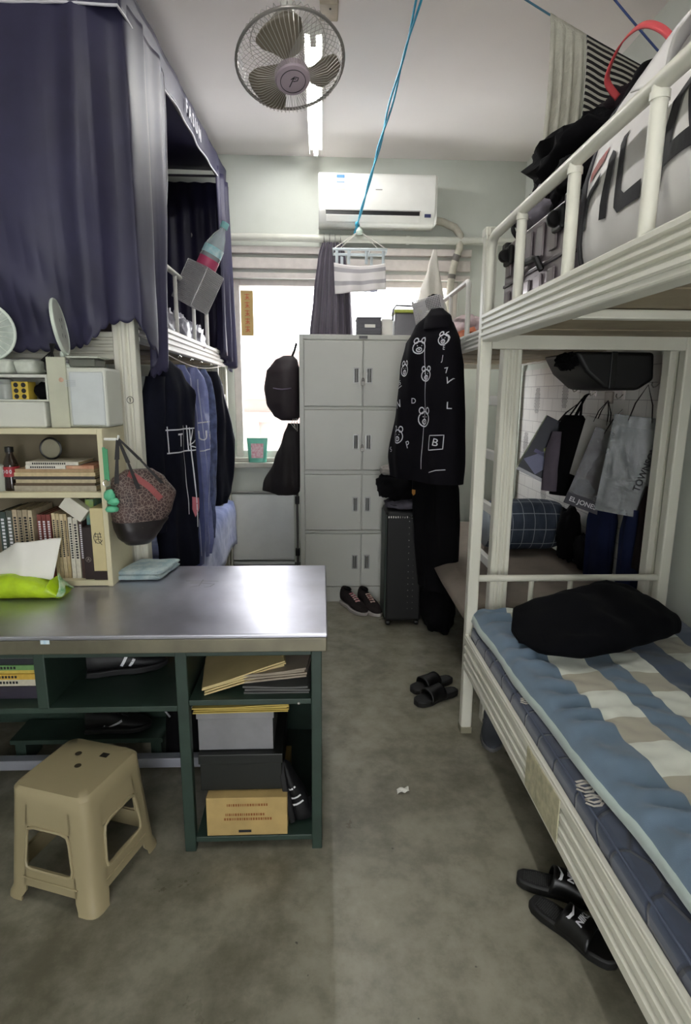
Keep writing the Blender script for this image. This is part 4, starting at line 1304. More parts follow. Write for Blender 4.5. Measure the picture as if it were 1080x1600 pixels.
for k in range(4):
    R = Matrix.Rotation(k * pi / 2, 4, 'Z')
    # corner leg: an angled L strip, wider at the foot
    lg = MB()
    rings = []
    for z in (0., .012, .03, .1, .2, SHH - .05):
        h = hw(z) + (.006 if z < .02 else 0)
        w = .062 if z > .02 else .058
        th = .006
        rd = .03
        pts = [Vector((h - w, h, z))]
        pts += [Vector((h - rd + rd * cos(a), h - rd + rd * sin(a), z)) for a in (pi / 2, pi / 3, pi / 4, pi / 6, 0)]
        pts += [Vector((h, h - w, z)), Vector((h - th, h - w, z))]
        r2 = rd - th
        pts += [Vector((h - rd + r2 * cos(a), h - rd + r2 * sin(a), z)) for a in (0, pi / 6, pi / 4, pi / 3, pi / 2)]
        pts += [Vector((h - w, h - th, z))]
        rings.append([R @ p for p in pts])
    lg.loft(rings)
    obj('leg', lg, M_STOOL, t, local=True, smooth=True)
    # side: band below the seat and stretcher near the floor, window between with a raised rim
    sd = MB()
    def side_box(z0, z1, inset):
        vs = []
        for z in (z0, z1):
            h = hw(z)
            for x in (-(h - .055), h - .055):
                vs += [Vector((x, -h + inset, z)), Vector((x, -h + inset + .006, z))]
        vs = [R @ p for p in vs]
        sd.add(vs, [(0, 1, 3, 2), (4, 6, 7, 5), (0, 2, 6, 4), (1, 5, 7, 3), (0, 4, 5, 1), (2, 3, 7, 6)])
    side_box(.235, SHH - .045, 0)
    obj('side_band', sd, M_STOOL, t, local=True)
    sd = MB()
    side_box(.048, .108, 0)
    obj('stretcher', sd, M_STOOL, t, local=True)
    rim = MB()
    def rp_(x, z):
        return R @ Vector((x, -hw(z) - .002, z))
    a, b = hw(.11) - .062, hw(.23) - .062
    loop = [rp_(-a + .02, .106), rp_(a - .02, .106), rp_(a - .004, .112), rp_(a, .13), rp_(b, .21), rp_(b - .006, .23), rp_(b - .025, .237), rp_(-b + .025, .237), rp_(-b + .006, .23), rp_(-b, .21), rp_(-a, .13), rp_(-a + .004, .112)]
    rim.tube(loop, .0045, 6, closed=True)
    rim.tube([rp_(-hw(.07) + .05, .075), rp_(hw(.07) - .05, .075)], .0025, 6)
    obj('window_rim', rim, M_STOOL, t, local=True, smooth=True)

# ============================================================ in the desk cubbies
M_KRAFT = mat('kraft_paper', 'b59a63', .75, var=.2, vscale=10)
M_MANILA = mat('manila_paper', 'cbb883', .75, var=.15, vscale=8)
left_stack = [(.040, '2f2a38', 'dark violet'), (.022, 'cdc7b2', 'off-white'), (.018, 'd1ab45', 'amber'), (.012, 'c9b04f', 'yellow'), (.016, '6f9a5c', 'green'), (.022, '24282c', 'black'), (.010, 'b8b6ae', 'pale grey')]
z = .508
for i, (h, c, nm) in enumerate(left_stack):
    book(-1.12, -.875 + .004 * (i % 3), 1.66 + .004 * (i % 2), 1.86, z, z + h, book_mat(c), '%s book in the pile inside the left desk cubby' % nm, M_INK if c[0] in '6cd' else M_PRINT, 'books in the left desk cubby', marks=(i in (1, 2, 4)))
    z += h + .0005
def paper_stack(name, label, cat, c, w, d, h, rot, tilt, m, n=6, grp=None, rollx=0.):
    t = thing(name, label, cat, c, (radians(rollx), radians(tilt), radians(rot)), grp)
    for k in range(n):
        zz = h * k / n
        def sh_(u, v, zz=zz, k=k):
            return Vector(((u - .5) * w + .004 * sin(k * 2.3), (v - .5) * d - .004 * cos(k * 1.7), zz + .004 * sin(u * 4 + k) * (k / n)))
        obj('sheet', MB().grid(sh_, 6, 3), m, t, local=True, solid=h / n * .8)
    return t
paper_stack('paper_stack', 'manila envelopes tilted in the right desk cubby at left', 'papers', (-.25, 1.76, .560), .26, .22, .03, 8, -14, M_MANILA, 5)
paper_stack('paper_stack', 'grey envelopes leaning over orange folders in the right desk cubby', 'papers', (-.135, 1.74, .573), .20, .2, .028, -6, -9, mat('grey_paper', '9a8f80', .8, var=.15), 4)
paper_stack('paper_stack', 'dark grey folders flat at the right of the right desk cubby', 'papers', (-.14, 1.74, .528), .20, .2, .022, 0, 0, mat('slate_folder', '5a5a58', .7), 3)
paper_stack('paper_stack', 'yellow papers on top of the grey shoe box under the desk', 'papers', (-.255, 1.73, .470), .29, .2, .022, 3, 1, mat('yellow_paper', 'c2ab5a', .75, var=.2), 5)
# boxes under the right cubby
def carton(label, x0, x1, y0, y1, z0, z1, m, lid=None, prt=None, lidh=.03, nm='shoe_box'):
    t = thing(nm, label, 'box', ((x0 + x1) / 2, (y0 + y1) / 2, z0))
    obj('carton', MB().box(x0, x1, y0, y1, z0, z1), m, t, bev=.002)
    if lid:
        obj('lid', MB().box(x0 - .004, x1 + .004, y0 - .004, y1 + .004, z1 - lidh, z1 + .003), lid, t, bev=.002)
    if prt:
        prt(t)
    return t
def kraft_print(t):
    m = MB()
    rnd = random.Random(4)
    for k, (x0, x1) in enumerate(((-.30, -.175), (-.305, -.18), (-.31, -.165))):
        zz, x = .155 - .016 * k - (.018 if k else 0), x0
        while x < x1:
            w = rnd.choice((.003, .005, .006))
            m.add([Vector((x, 1.6075, zz)), Vector((x + w, 1.6075, zz)), Vector((x + w, 1.6075, zz + .009)), Vector((x, 1.6075, zz + .009))], [(0, 1, 2, 3)])
            x += w + .0025
    obj('printed_lines', m, mat('rust_ink', '8a5a34', .8), t, recalc=False, kind='stuff')
    obj('slot', MB().box(-.265, -.225, 1.606, 1.608, .062, .07), M_INK, t)
carton('kraft cardboard box with rust printed lines at the bottom of the desk', -.365, -.11, 1.608, 1.88, .050, .185, M_KRAFT, None, kraft_print, nm='cardboard_box')
carton('black shoe box in the middle of the box pile under the desk', -.385, -.128, 1.64, 1.93, .190, .315, mat('black_card', '141714', .45), mat('black_card', '1f221f'), nm='shoe_box')
carton('translucent grey plastic shoe box on top of the black box', -.39, -.155, 1.66, 1.94, .320, .460, mat('grey_clear_plastic', '8e8d90', .25, var=.2, vscale=8, alpha=.9), mat('grey_clear_plastic', '8e8d90'), nm='plastic_box')
# shoes
def shoe(label, M, L, upper, sole, accents=None, lace=None, high=.0, group=None, name='sneaker'):
    """local: heel at y=0, toe at y=L, sole on z=0"""
    t = thing(name, label, 'shoe', M.to_translation(), M.to_euler(), group)
    def hwid(f):
        return L * interp([(0, .10), (.12, .13), (.35, .125), (.65, .175), (.85, .15), (.96, .09), (1, .03)], f)[0]
    out = [(hwid(f) * (1 if f < .5 else 1.0), f * L) for f in [i / 14 for i in range(15)]]
    poly = [(x, y) for x, y in out] + [(-x, y) for x, y in reversed(out)]
    sm = MB()
    sm.prism(poly, lambda a, b, d: Vector((a * (1.06 if d > 0 else 1.), b - .004 + (.006 if d > 0 else 0), d + .02 * L * max(0, b / L - .75) * 4 * .4)), 0, .085 * L)
    obj('sole', sm, sole, t, local=True, bev=.004, smooth=True)
    rings = []
    for i in range(19):
        f = i / 18
        y = f * L * .985 + .004
        top = L * interp([(0, .36 + high), (.08, .38 + high), (.22, .33 + high * .8), (.34, .34 + high * .2), (.5, .30), (.7, .22), (.88, .17), (1, .10)], f)[0]
        w = hwid(f) * .98
        r = []
        for k in range(20):
            a = 2 * pi * k / 20
            r.append(Vector((w * sp(cos(a), .7) * (1 if sin(a) < 0 else 1 - .35 * sin(a)), y, .075 * L + (top - .075 * L) * (.5 + .5 * sp(sin(a), .7)))))
        rings.append(r)
    um = MB().loft(rings)
    obj('upper', um, upper, t, local=True, smooth=True, ang=75)
    obj('collar_opening', MB().lathe([(0, 0), (1, 0), (.9, .006), (0, .004)], 20, Matrix.Translation((0, .19 * L, (.335 + high) * L)) @ Matrix.Diagonal((.072 * L, .15 * L, 1.5, 1))), mat('shoe_lining', '0b0b0d', .95), t, local=True)
    bv_ = um.bvh()
    if lace:
        lm = MB()
        for k in range(5):
            y = L * (.38 + .065 * k)
            w = .055 * L
            V2, F2 = strokes2d([[(-w, y - .01 * L), (w, y + .015 * L)], [(w, y - .01 * L), (-w, y + .015 * L)]], .02 * L, .01)
            put2d(lm, V2, F2, (0, 0, .2), (1, 0, 0), (0, 1, 0), bv_, .002)
        obj('laces', lm, lace, t, local=True, recalc=False, solid=.003)
    for ac in (accents or []):
        lines, w, m, side = ac
        am = MB()
        V2, F2 = strokes2d([[(a * L, b * L) for a, b in ln] for ln in lines], w * L, .01)
        if side == 'side':
            for sx in (-1, 1):
                put2d(am, [(sx * a, b) for a, b in V2], F2, (sx * .3, 0, 0), (0, sx, 0), (0, 0, 1), bv_, .0015)
        obj('side_mark', am, m, t, local=True, recalc=False)
    return t
M_SHOEB = mat('black_shoe', '0b0b0e', .6, var=.3, vscale=40, bump=.2, bscale=150)
M_SOLEB = mat('black_sole', '1a1a1c', .7)
M_SOLEG = mat('grey_sole', 'b0aaa4', .6)
stripes3 = [([[(.42, .12), (.50, .27)], [(.52, .11), (.60, .24)]], .035, M_PRINT, 'side')]
tick = [([[(.30, .14), (.36, .10), (.58, .22)]], .03, M_PRINT, 'side')]
def TR(x, y, z, rz, ry=0, rx=0):
    return Matrix.Translation((x, y, z)) @ Matrix.Rotation(radians(rz), 4, 'Z') @ Matrix.Rotation(radians(ry), 4, 'Y') @ Matrix.Rotation(radians(rx), 4, 'X')
shoe('black trainer with two white stripes in the middle desk cubby', TR(-.78, 1.80, .509, -72), .26, M_SHOEB, M_SOLEB, stripes3)
shoe('black trainer with white tick in the middle desk cubby', TR(-.64, 2.03, .509, 96), .25, M_SHOEB, M_SOLEB, tick)
cardp = thing('box_flap', 'upright card sleeve with printed lines at the back of the middle cubby', 'card', (-.53, 2.0, .509))
obj('card', MB().box(-.62, -.475, 2.03, 2.05, .56, .69), mat('grey_card', '77706a', .8), cardp)
m = MB()
for k in range(4):
    m.box(-.60, -.53 + .01 * (k % 2), 2.029, 2.03, .60 + .02 * k, .605 + .02 * k)
obj('printed_lines', m, M_INK, cardp, kind='stuff')
obj('tray', MB().box(-.62, -.46, 1.98, 2.06, .509, .558), mat('tan_card', '8a6038', .7), cardp)
# shoes at floor level behind the foot rail
tag(obj('low_shelf_board', MB().box(-1.2, -.62, 2.045, 2.19, .10, .118), M_DARKGREEN), 'dark board resting behind the foot rail under the desk', 'board')
obj('board_block', MB().box(-1.19, -1.15, 2.06, 2.18, 0, .10), M_DARKGREEN, None, 'small block carrying the dark board under the desk', 'block')
obj('board_block', MB().box(-.67, -.63, 2.06, 2.18, 0, .10), M_DARKGREEN, None, 'right small block carrying the dark board under the desk', 'block')
shoe('black trainer with white tick lying on the low board under the desk', TR(-.93, 2.10, .119, -84), .25, M_SHOEB, M_SOLEB, tick, mat('dark_lace', '3a3a3c', .8))
kb = thing('drawstring_bag', 'black drawstring bag with white trim behind the foot rail', 'bag', (-.53, 2.11, 0))
g = MB()
garment(g, (-.535, 2.11, .265), (1, .1, 0), [(0, -.06, .04, .02), (.03, -.075, .06, .04), (.12, -.085, .075, .05), (.262, -.09, .085, .05)], .004, 40, 2, 22, 30)
obj('sack', g, M_BLACK, kb, smooth=True, ang=70)
obj('cord', MB().tube([(-.59, 2.06, .20), (-.61, 2.05, .24), (-.60, 2.05, .27), (-.57, 2.06, .255), (-.52, 2.055, .235), (-.47, 2.06, .25)], .004, 6), mat('grey_cord', '8a8a8e', .7), kb, smooth=True)
shoe('black trainer with white stripes standing on end beside the box pile', TR(-.104, 1.67, .056, 90, 0, 80), .215, M_SHOEB, M_SOLEB, [([[(.30, .10), (.36, .27)], [(.42, .10), (.47, .25)], [(.60, .10), (.64, .2)]], .03, M_PRINT, 'side')])
# ============================================================ near right bed: bedding
def quilted_navy():
    t = NT('quilted_navy_mattress')
    s = t.obj()
    v = t.n('ShaderNodeTexVoronoi', feature='DISTANCE_TO_EDGE')
    v.inputs['Scale'].default_value = 9
    v.inputs['Randomness'].default_value = .55
    t.l(s, v.inputs['Vector'])
    e = t.ramp(v.outputs['Distance'], [(0, (0, 0, 0, 1)), (.06, (1, 1, 1, 1))])
    t.col(t.mix(e, hx('181d2a'), t.ramp(t.noise(s, 12), [(.3, hx('242c3e')), (.7, hx('303b50'))])))
    t.b.inputs['Roughness'].default_value = .75
    t.b.inputs['Sheen Weight'].default_value = .3
    t.bump(e, .5, .01)
    return t.m
mt = thing('mattress', 'navy quilted mattress on the near right lower bunk', 'mattress', (1.02, 1.25, .347))
mb_ = MB().box(.614, 1.40, .28, 2.215, .348, .498)
obj('quilted_body', mb_, quilted_navy(), mt, bev=.022, seg=4, smooth=True)
obj('piping', MB().tube([(.622, .30 + i * .19, .494) for i in range(11)], .0032, 8), mat('pale_blue_piping', '4b5366', .7), mt, smooth=True)
sc = MB()
def leaf(cx, cy, s):
    return [[(cx, cy), (cx + .25 * s, cy + .4 * s), (cx + .15 * s, cy + .8 * s), (cx - .05 * s, cy + 1.0 * s), (cx - .2 * s, cy + .7 * s), (cx - .12 * s, cy + .3 * s), (cx, cy)],
            [(cx + .25 * s, cy - .1 * s), (cx + .55 * s, cy + .25 * s), (cx + .5 * s, cy + .7 * s), (cx + .25 * s, cy + .95 * s)],
            [(cx - .3 * s, cy + .1 * s), (cx - .42 * s, cy + .55 * s), (cx - .3 * s, cy + .95 * s), (cx - .1 * s, cy + 1.15 * s)]]
# pale scroll embroidery on the top edge near the aisle
for y, s in ((1.17, .040), (1.22, .044), (1.62, .036)):
    put2d(sc, *strokes2d(leaf(0, 0, s), .007, .01), (.620, y, .498), (0, -1, 0), (1, 0, 0), off=.0012)
obj('scroll_embroidery', sc, mat('pale_thread', 'c9c4ba', .8), mt, label='pale scroll embroidery near the edge', recalc=False, kind='stuff')
for k in range(10):
    pass
def duvet_mat():
    t = NT('striped_check_duvet')
    x, y, _ = t.sep(t.uv())
    wob = t.math('MULTIPLY', t.math('SUBTRACT', t.noise(t.uv(), 3), .5), .012)
    xx = t.math('ADD', x, wob)
    mint, blue, cream, beige = hx('bccbc4'), hx('5d7184'), hx('d6d9cd'), hx('aaa593')
    blue2 = hx('47566c')
    fac = t.math('DIVIDE', xx, .9)
    stops = [(0, mint), (.006 / .9, blue), (.135 / .9, cream), (.255 / .9, blue), (.355 / .9, cream), (.455 / .9, blue2), (.565 / .9, cream), (.68 / .9, blue2), (.79 / .9, cream)]
    base = t.ramp(fac, stops, True)
    zero, one = (0, 0, 0, 1), (1, 1, 1, 1)
    isblk = t.ramp(fac, [(0, zero), (.135 / .9, one), (.255 / .9, zero), (.355 / .9, one), (.455 / .9, zero), (.565 / .9, one), (.68 / .9, zero), (.79 / .9, one)], True)
    ph = t.math('FRACT', t.math('DIVIDE', t.math('ADD', y, t.math('ADD', .055, t.math('MULTIPLY', wob, .6))), .262))
    alt = t.math('LESS_THAN', ph, .47)
    c = t.mix(t.math('MULTIPLY', alt, isblk), base, beige)
    t.col(t.mix(.25, c, t.mix(1., c, t.ramp(t.noise(t.uv(), 18), [(.3, (.7, .7, .7, 1)), (.7, (1, 1, 1, 1))]), 'MULTIPLY')))
    t.b.inputs['Roughness'].default_value = .85
    t.b.inputs['Sheen Weight'].default_value = .25
    t.bump(t.noise(t.uv(), 420, 3), .25, .002)
    return t.m
def duvet(u, v):
    y = .30 + v * 1.93
    edge = .622 + .012 * nz(0, y * 3, 2) + .034 * min(1.4, max(0, (2.1 - y) / 1.0)) + .005 * sin(y * 14)
    x = edge + u * (1.415 - edge)
    d = u * .78
    r = min(1, d / .05)
    h = .520 + .050 * sqrt(max(0, 1 - (1 - r) ** 2)) - .0 * u
    # ruches across the long blue stripe near the aisle, calmer away from it
    w1 = math.exp(-((d - .095) / .06) ** 2)
    w2 = math.exp(-((d - .31) / .06) ** 2)
    rip = .011 * sin(y * 62 + 4 * nz(x * 4, y * 4, 1) + 8 * d) * (w1 + .5 * w2)
    rip += .011 * nz(x * 7 + 3, y * 9, 1.7) + .006 * nz(x * 20, y * 24, 4)
    h += rip * min(1, d / .03 + .15) + .016 * sin(y * 2.2 + 1) + .02 * (1 if y < .9 else 0) * nz(x * 4, y * 4, 9)
    zmin = .502
    return Vector((x, y, max(h, zmin)))
dv = MB().grid(duvet, 130, 300, uvf=lambda u, v: (u * .78, v * 1.93))
obj('duvet', dv, duvet_mat(), None, 'blue and cream striped duvet spread on the near right lower bunk', 'duvet', smooth=True, solid=.010, ang=80)
# dark folded garment on the duvet
dg = MB()
rings = []
for j in range(41):
    f = j / 40
    x = .700 + f * .625
    y0, y1, h = interp([(0, 1.88, 1.97, .02), (.06, 1.74, 2.07, .06), (.22, 1.69, 2.10, .085), (.45, 1.72, 2.14, .115), (.62, 1.77, 2.17, .135), (.8, 1.83, 2.18, .11), (.95, 1.90, 2.14, .07), (1, 1.97, 2.08, .03)], f)
    yc, hy = (y0 + y1) / 2, (y1 - y0) / 2
    r = []
    for k in range(36):
        a = 2 * pi * k / 36
        y = yc + hy * sp(cos(a), .6)
        z = .575 + h * (.5 + .5 * sp(sin(a), .75)) + (.03 * (.5 + .5 * cos(a)) if sin(a) > 0 else 0)
        q = nz(x * 6, y * 6, z * 6 + 2)
        r.append(Vector((x + .01 * q, y + .008 * q, z + (.024 * q - .014 * abs(nz(x * 9 + 5, y * 7, 3)) * 2 + .006 * sin(x * 24 + y * 40) if sin(a) > .1 else 0))))
    rings.append(r)
dg.loft(rings)
obj('folded_trousers', dg, mat('midnight_cloth', '05060b', .95, var=.35, vscale=10, bump=.3, bscale=120), None, 'midnight blue folded trousers heaped on the striped duvet', 'trousers', smooth=True, ang=80)

# ============================================================ on the near right upper bunk
UZ = 1.672
# suitcase lying flat, wheel end towards the aisle
sc_ = thing('suitcase', 'glossy mauve-grey suitcase lying flat on the right upper bunk', 'suitcase', (1.0, 1.93, UZ))
M_CASE = mat('brushed_mauve_shell', '8d8388', .28, .55, var=.12, vscale=5, bump=.04, bscale=20, coat=.3)
def shell(z0, z1):
    m = MB()
    m.box(.668, 1.30, 1.645, 2.20, z0, z1)
    for k in range(5):
        y = 1.72 + k * .10
        m.box(.660, .668, y, y + .05, z0 + .02, z1 - .02)
    return m
obj('shell_half', shell(UZ + .006, UZ + .142), M_CASE, sc_, bev=.012, seg=3)
obj('shell_half', shell(UZ + .150, UZ + .286), M_CASE, sc_, bev=.012, seg=3)
obj('zip_band', MB().box(.664, 1.304, 1.641, 2.204, UZ + .141, UZ + .151), mat('steel_band', '6d666a', .3, .8), sc_, bev=.002)
for y, z in ((1.70, UZ + .05), (2.14, UZ + .05), (1.70, UZ + .24), (2.14, UZ + .24)):
    w = obj('wheel_housing', MB().box(.650, .668, y - .035, y + .035, z - .032, z + .032), M_BLACKP, sc_, bev=.008, seg=3)
    obj('wheel', MB().lathe([(0, -.012), (.018, -.012), (.022, -.006), (.022, .006), (.018, .012), (0, .012)], 18, Matrix.Translation((.645, y, z)) @ Matrix.Rotation(pi / 2, 4, 'X')), M_BLACKP, w, smooth=True)
obj('carry_handle', MB().tube([(.664, 1.82, UZ + .13)] + [(.648, 1.83 + .02 * i, UZ + .165 + .008 * sin(pi * i / 9)) for i in range(10)] + [(.664, 2.03, UZ + .13)], .010, 8), M_BLACKP, sc_, smooth=True)
for y in (1.648, 2.197):
    for z in (UZ + .012, UZ + .280):
        obj('corner_guard', MB().cbox((.672, y, z), (.03, .045, .03)), M_BLACKP, sc_, bev=.006)
# heap of clothes on the suitcase
for i, (c, r, sd, m, lb) in enumerate((
        ((.90, 2.06, 2.045), (.22, .19, .085), 1., mat('grey_lilac_cloth', '8a858e', .9, var=.3, vscale=14, bump=.4, bscale=50), 'grey crumpled garment directly on the flat suitcase'),
        ((.95, 2.08, 2.20), (.22, .25, .105), 4., M_BLACK, 'black crumpled jacket on top of the grey garment above the suitcase'),
        ((.76, 1.80, 2.035), (.085, .12, .075), 7., M_BLACK, 'black garment between the suitcase heap and the big white bag'),
        ((1.02, 2.00, 2.32), (.12, .13, .06), 11., mat('dark_brown_cloth', '241c20', .9, var=.4, vscale=20, bump=.4, bscale=50), 'dark brown cap-like bundle at the very top of the clothes heap'))):
    q = MB()
    blob(q, c, r, .3, 2.6, sd, 44, 22, flat=None, e=.85, amp2=.14, fs2=6)
    obj('crumpled_garment', q, m, None, lb, 'clothes', 'clothes heaped on the right upper bunk', smooth=True, ang=80)
stp = MB().grid(lambda u, v: Vector((.70 - .03 * sin(u * pi), 2.16 - .06 * u + .03 * v, 2.05 - .10 * u)), 10, 2)
obj('black_strap', stp, M_BLACK, None, 'short black strap dangling at the far corner of the suitcase', 'strap', solid=.004)

# big white sports bag
bgf = thing('sports_bag', 'big white sports bag with black letters on the right upper bunk', 'bag', (.95, 1.15, UZ))
M_BAGW = mat('white_coated_canvas', 'd9d6d3', .5, var=.1, vscale=4, bump=.08, bscale=30)
def bag_ring(y, f):
    top = interp([(0, 2.14), (.04, 2.24), (.12, 2.285), (.35, 2.27), (.7, 2.2), (.95, 2.15), (1, 2.05)], f)[0]
    xl = interp([(0, .70), (.05, .662), (.2, .645), (.6, .640), (.95, .66), (1, .70)], f)[0]
    xr = 1.16
    r = []
    n = 48
    for k in range(n):
        a = 2 * pi * k / n
        ca, sa = sp(cos(a), .42), sp(sin(a), .5)
        z = (UZ + top) / 2 + (top - UZ) / 2 * sa
        lean = .11 * max(0, (z - 1.93) / .25) ** 1.3
        x = (xl + xr) / 2 + (xr - xl) / 2 * ca
        if ca < 0:
            x += lean * (-ca)
            x += .016 * nz(y * 6, z * 6, 2) + .010 * sin(y * 22 + z * 16) * max(0, (z - 1.85) / .3)
        r.append(Vector((x, y + .012 * nz(x * 5, z * 5, 7) * (1 if f < .1 else 0), z + (.012 * nz(x * 5, y * 5, 4) if sa > .3 else 0))))
    return r
bm_ = MB()
NB = 60
bm_.loft([bag_ring(1.625 - .98 * j / NB, j / NB) for j in range(NB + 1)])
obj('bag_body', bm_, M_BAGW, bgf, smooth=True, ang=70)
bvf = bm_.bvh()
for f, m, r in ((.035, mat('charcoal_piping', '2b2a2e', .5), .006), (.062, mat('charcoal_piping', '2b2a2e'), .004), (.022, M_BAGW, .005)):
    ring = [p + (p - Vector((.9, p.y, 1.93))).normalized() * .003 for p in bag_ring(1.625 - .98 * f, f)]
    obj('piping', MB().tube(ring, r, 6, closed=True), m, bgf, smooth=True)
def letter(poly, y, z, m, nm='letter'):
    """outline polygons placed on the aisle face; x runs towards the viewer along the bag"""
    mm_ = MB()
    for pg in (poly if isinstance(poly[0][0], (tuple, list)) else [poly]):
        V2, F2 = sub2d(pg, [tuple(range(len(pg)))], 3)
        put2d(mm_, V2, F2, (.60, y, z), (0, -1, 0), (0, 0, 1), bvf, .003, far=.05)
    obj(nm, mm_, m, bgf, recalc=False)
letter([(-.048, -.065), (-.02, -.065), (-.016, -.005), (-.006, .006), (.05, .016), (.052, .042), (-.02, .030), (-.042, .012)], 1.515, 1.905, M_INK)
letter([(-.032, .045), (-.008, .058), (.06, .066), (.062, .095), (-.004, .088), (-.03, .07)], 1.515, 1.905, mat('brick_red_print', '9c4a40', .6), 'letter_bar')
letter([(-.014, -.068), (.018, -.072), (.026, .062), (.004, .074), (-.012, .060)], 1.41, 1.90, M_INK)
letter([(-.05, .085), (-.022, .088), (-.016, -.03), (.008, -.046), (.075, -.04), (.072, -.074), (-.02, -.078), (-.044, -.06)], 1.315, 1.90, M_INK)
letter([[(-.10, -.085), (-.066, -.085), (-.032, -.03), (-.03, .02), (.004, .075), (-.026, .10)], [(.004, .075), (.034, .1), (.10, -.085), (.062, -.085), (.022, .02)], [(-.026, .10), (.004, .075), (.034, .10)], [(-.046, -.055), (.052, -.055), (.044, -.02), (-.03, -.02)]], 1.11, 1.905, M_INK)
# folded flap of the bag mouth
obj('mouth_flap', MB().grid(lambda u, v: Vector((.765 - .075 * v + .02 * sin(u * 5), 1.42 - .22 * u, 2.205 - .16 * v * (1 - .7 * abs(u - .45)) + .01 * sin(u * 9))), 14, 12), M_BAGW, bgf, smooth=True, solid=.004)
# black backpack with red handle behind it
bp = thing('backpack', 'black backpack with a red loop handle behind the white sports bag', 'backpack', (1.0, 1.72, 1.966))
q = MB()
garment(q, (.97, 1.72, 2.33), (1, -.15, 0), [(0, -.06, .05, .02), (.03, -.12, .10, .05), (.12, -.15, .14, .065), (.25, -.16, .16, .07), (.362, -.16, .16, .065)], .006, 20, 3., 30, 40)
obj('pack_body', q, M_BLACK, bp, smooth=True, ang=70)
hp_ = [(.80, 1.79, 2.30), (.80, 1.745, 2.345), (.80, 1.68, 2.352), (.80, 1.60, 2.33), (.81, 1.53, 2.28), (.82, 1.47, 2.21)]
def ribbon(P, w, A):
    P = [Vector(p) for p in P]
    A = Vector(A)
    n = len(P) * 5
    def fn(u, v):
        t = u * (len(P) - 1)
        i = min(int(t), len(P) - 2)
        f = t - i
        p0, p1, p2, p3 = P[max(0, i - 1)], P[i], P[i + 1], P[min(len(P) - 1, i + 2)]
        p = .5 * ((2 * p1) + (p2 - p0) * f + (2 * p0 - 5 * p1 + 4 * p2 - p3) * f * f + (3 * p1 - p0 - 3 * p2 + p3) * f ** 3)
        return p + A * ((v - .5) * w)
    return MB().grid(fn, n, 2)
obj('handle', ribbon([(.84, 1.80, 2.26)] + hp_, .020, (.6, 0, .8)), mat('coral_red_webbing', 'c8474c', .6), bp, smooth=True, solid=.004)
# dark grey helmet-like bag at the top right
q = MB()
blob(q, (.95, 1.30, 2.345), (.16, .17, .085), .12, 2, 2., 40, 22, e=.8)
dgb = thing('grey_pouch', 'dark grey and black soft pouch lying on top of the white sports bag', 'pouch', (.95, 1.30, 2.27))
obj('pouch_body', q, mat('charcoal_nylon', '2d2c30', .5, var=.4, vscale=6, bump=.2, bscale=40), dgb, smooth=True, ang=80)
obj('zip_trim', MB().tube([(.95 + .158 * cos(a * pi / 16), 1.30 + .168 * sin(a * pi / 16), 2.351) for a in range(32)], .007, 8, closed=True), mat('light_grey_trim', 'a7a4a6', .6), dgb, smooth=True)

# ============================================================ far right bed: pad, bundle, bags on the wall
pad = MB()
def padf(u, v):
    x0 = .640 + .055 * max(0, (v - .25)) + (.10 * max(0, (v - .42) / .58))
    x = x0 + u * (1.44 - x0)
    y = 2.43 + v * 1.75
    z = .494 + .006 * nz(x * 4, y * 4, 1) - .05 * max(0, (.12 - u) / .12) ** 2 * (1 - .5 * v)
    return Vector((x, y, max(z, .474) if x > .70 else z))
pad.grid(padf, 40, 40)
obj('sleeping_pad', pad, mat('taupe_felt', '857b70', .95, var=.2, vscale=5, bump=.3, bscale=200), None, 'bare taupe sleeping pad on the far right lower bunk', 'pad', smooth=True, solid=.018, ang=80)
def check_mat():
    t = NT('navy_window_check')
    x, y, _ = t.sep(t.uv())
    c = hx('3d4655')
    def line(v, n, w):
        return t.math('LESS_THAN', t.math('FRACT', t.math('MULTIPLY', v, n)), w)
    m = t.math('MAXIMUM', line(x, 10., .055), line(y, 7., .06))
    base = t.ramp(t.noise(t.uv(), 9), [(.3, hx('353e4d')), (.7, hx('4a5464'))])
    t.col(t.mix(m, base, hx('a3abb4')))
    t.b.inputs['Roughness'].default_value = .85
    return t.m
q = MB()
def roll(u, v):
    a = 2 * pi * u
    R_ = .155 * (1 - .16 * (2 * v - 1) ** 4) * (1 + .05 * nz(cos(a) * 2, sin(a) * 2, v * 3))
    return Vector((.99 + v * .46, 3.40 + .95 * R_ * cos(a), .662 + R_ * sin(a)))
q.grid(roll, 48, 24, closeu=True)
n_ = 48
for row in (0, 24):
    b = row * n_
    c = sum((q.v[b + k] for k in range(n_)), Vector()) / n_
    q.v.append(c + Vector((-.02 if row == 0 else .02, 0, 0)))
    ci = len(q.v) - 1
    q.uv[ci] = (.5, 0)
    for k in range(n_):
        q.f.append((b + k, b + (k + 1) % n_, ci)); q.mi.append(0)
obj('rolled_quilt', q, check_mat(), None, 'rolled navy quilt with white window check on the far right bunk', 'quilt', smooth=True, ang=80)
for i, (c, r, lb) in enumerate((((1.40, 3.13, .66), (.055, .09, .155), 'black bag standing right of the rolled check quilt'), ((1.42, 2.95, .60), (.04, .09, .095), 'low black bag against the wall below the hanging tote'))):
    q = MB(); blob(q, c, r, .25, 2.5, 3. + i, 30, 18, flat=.506, e=.8)
    obj('black_bag', q, M_BLACK, None, lb, 'bag', 'black bags on the far right bunk', smooth=True, ang=80)
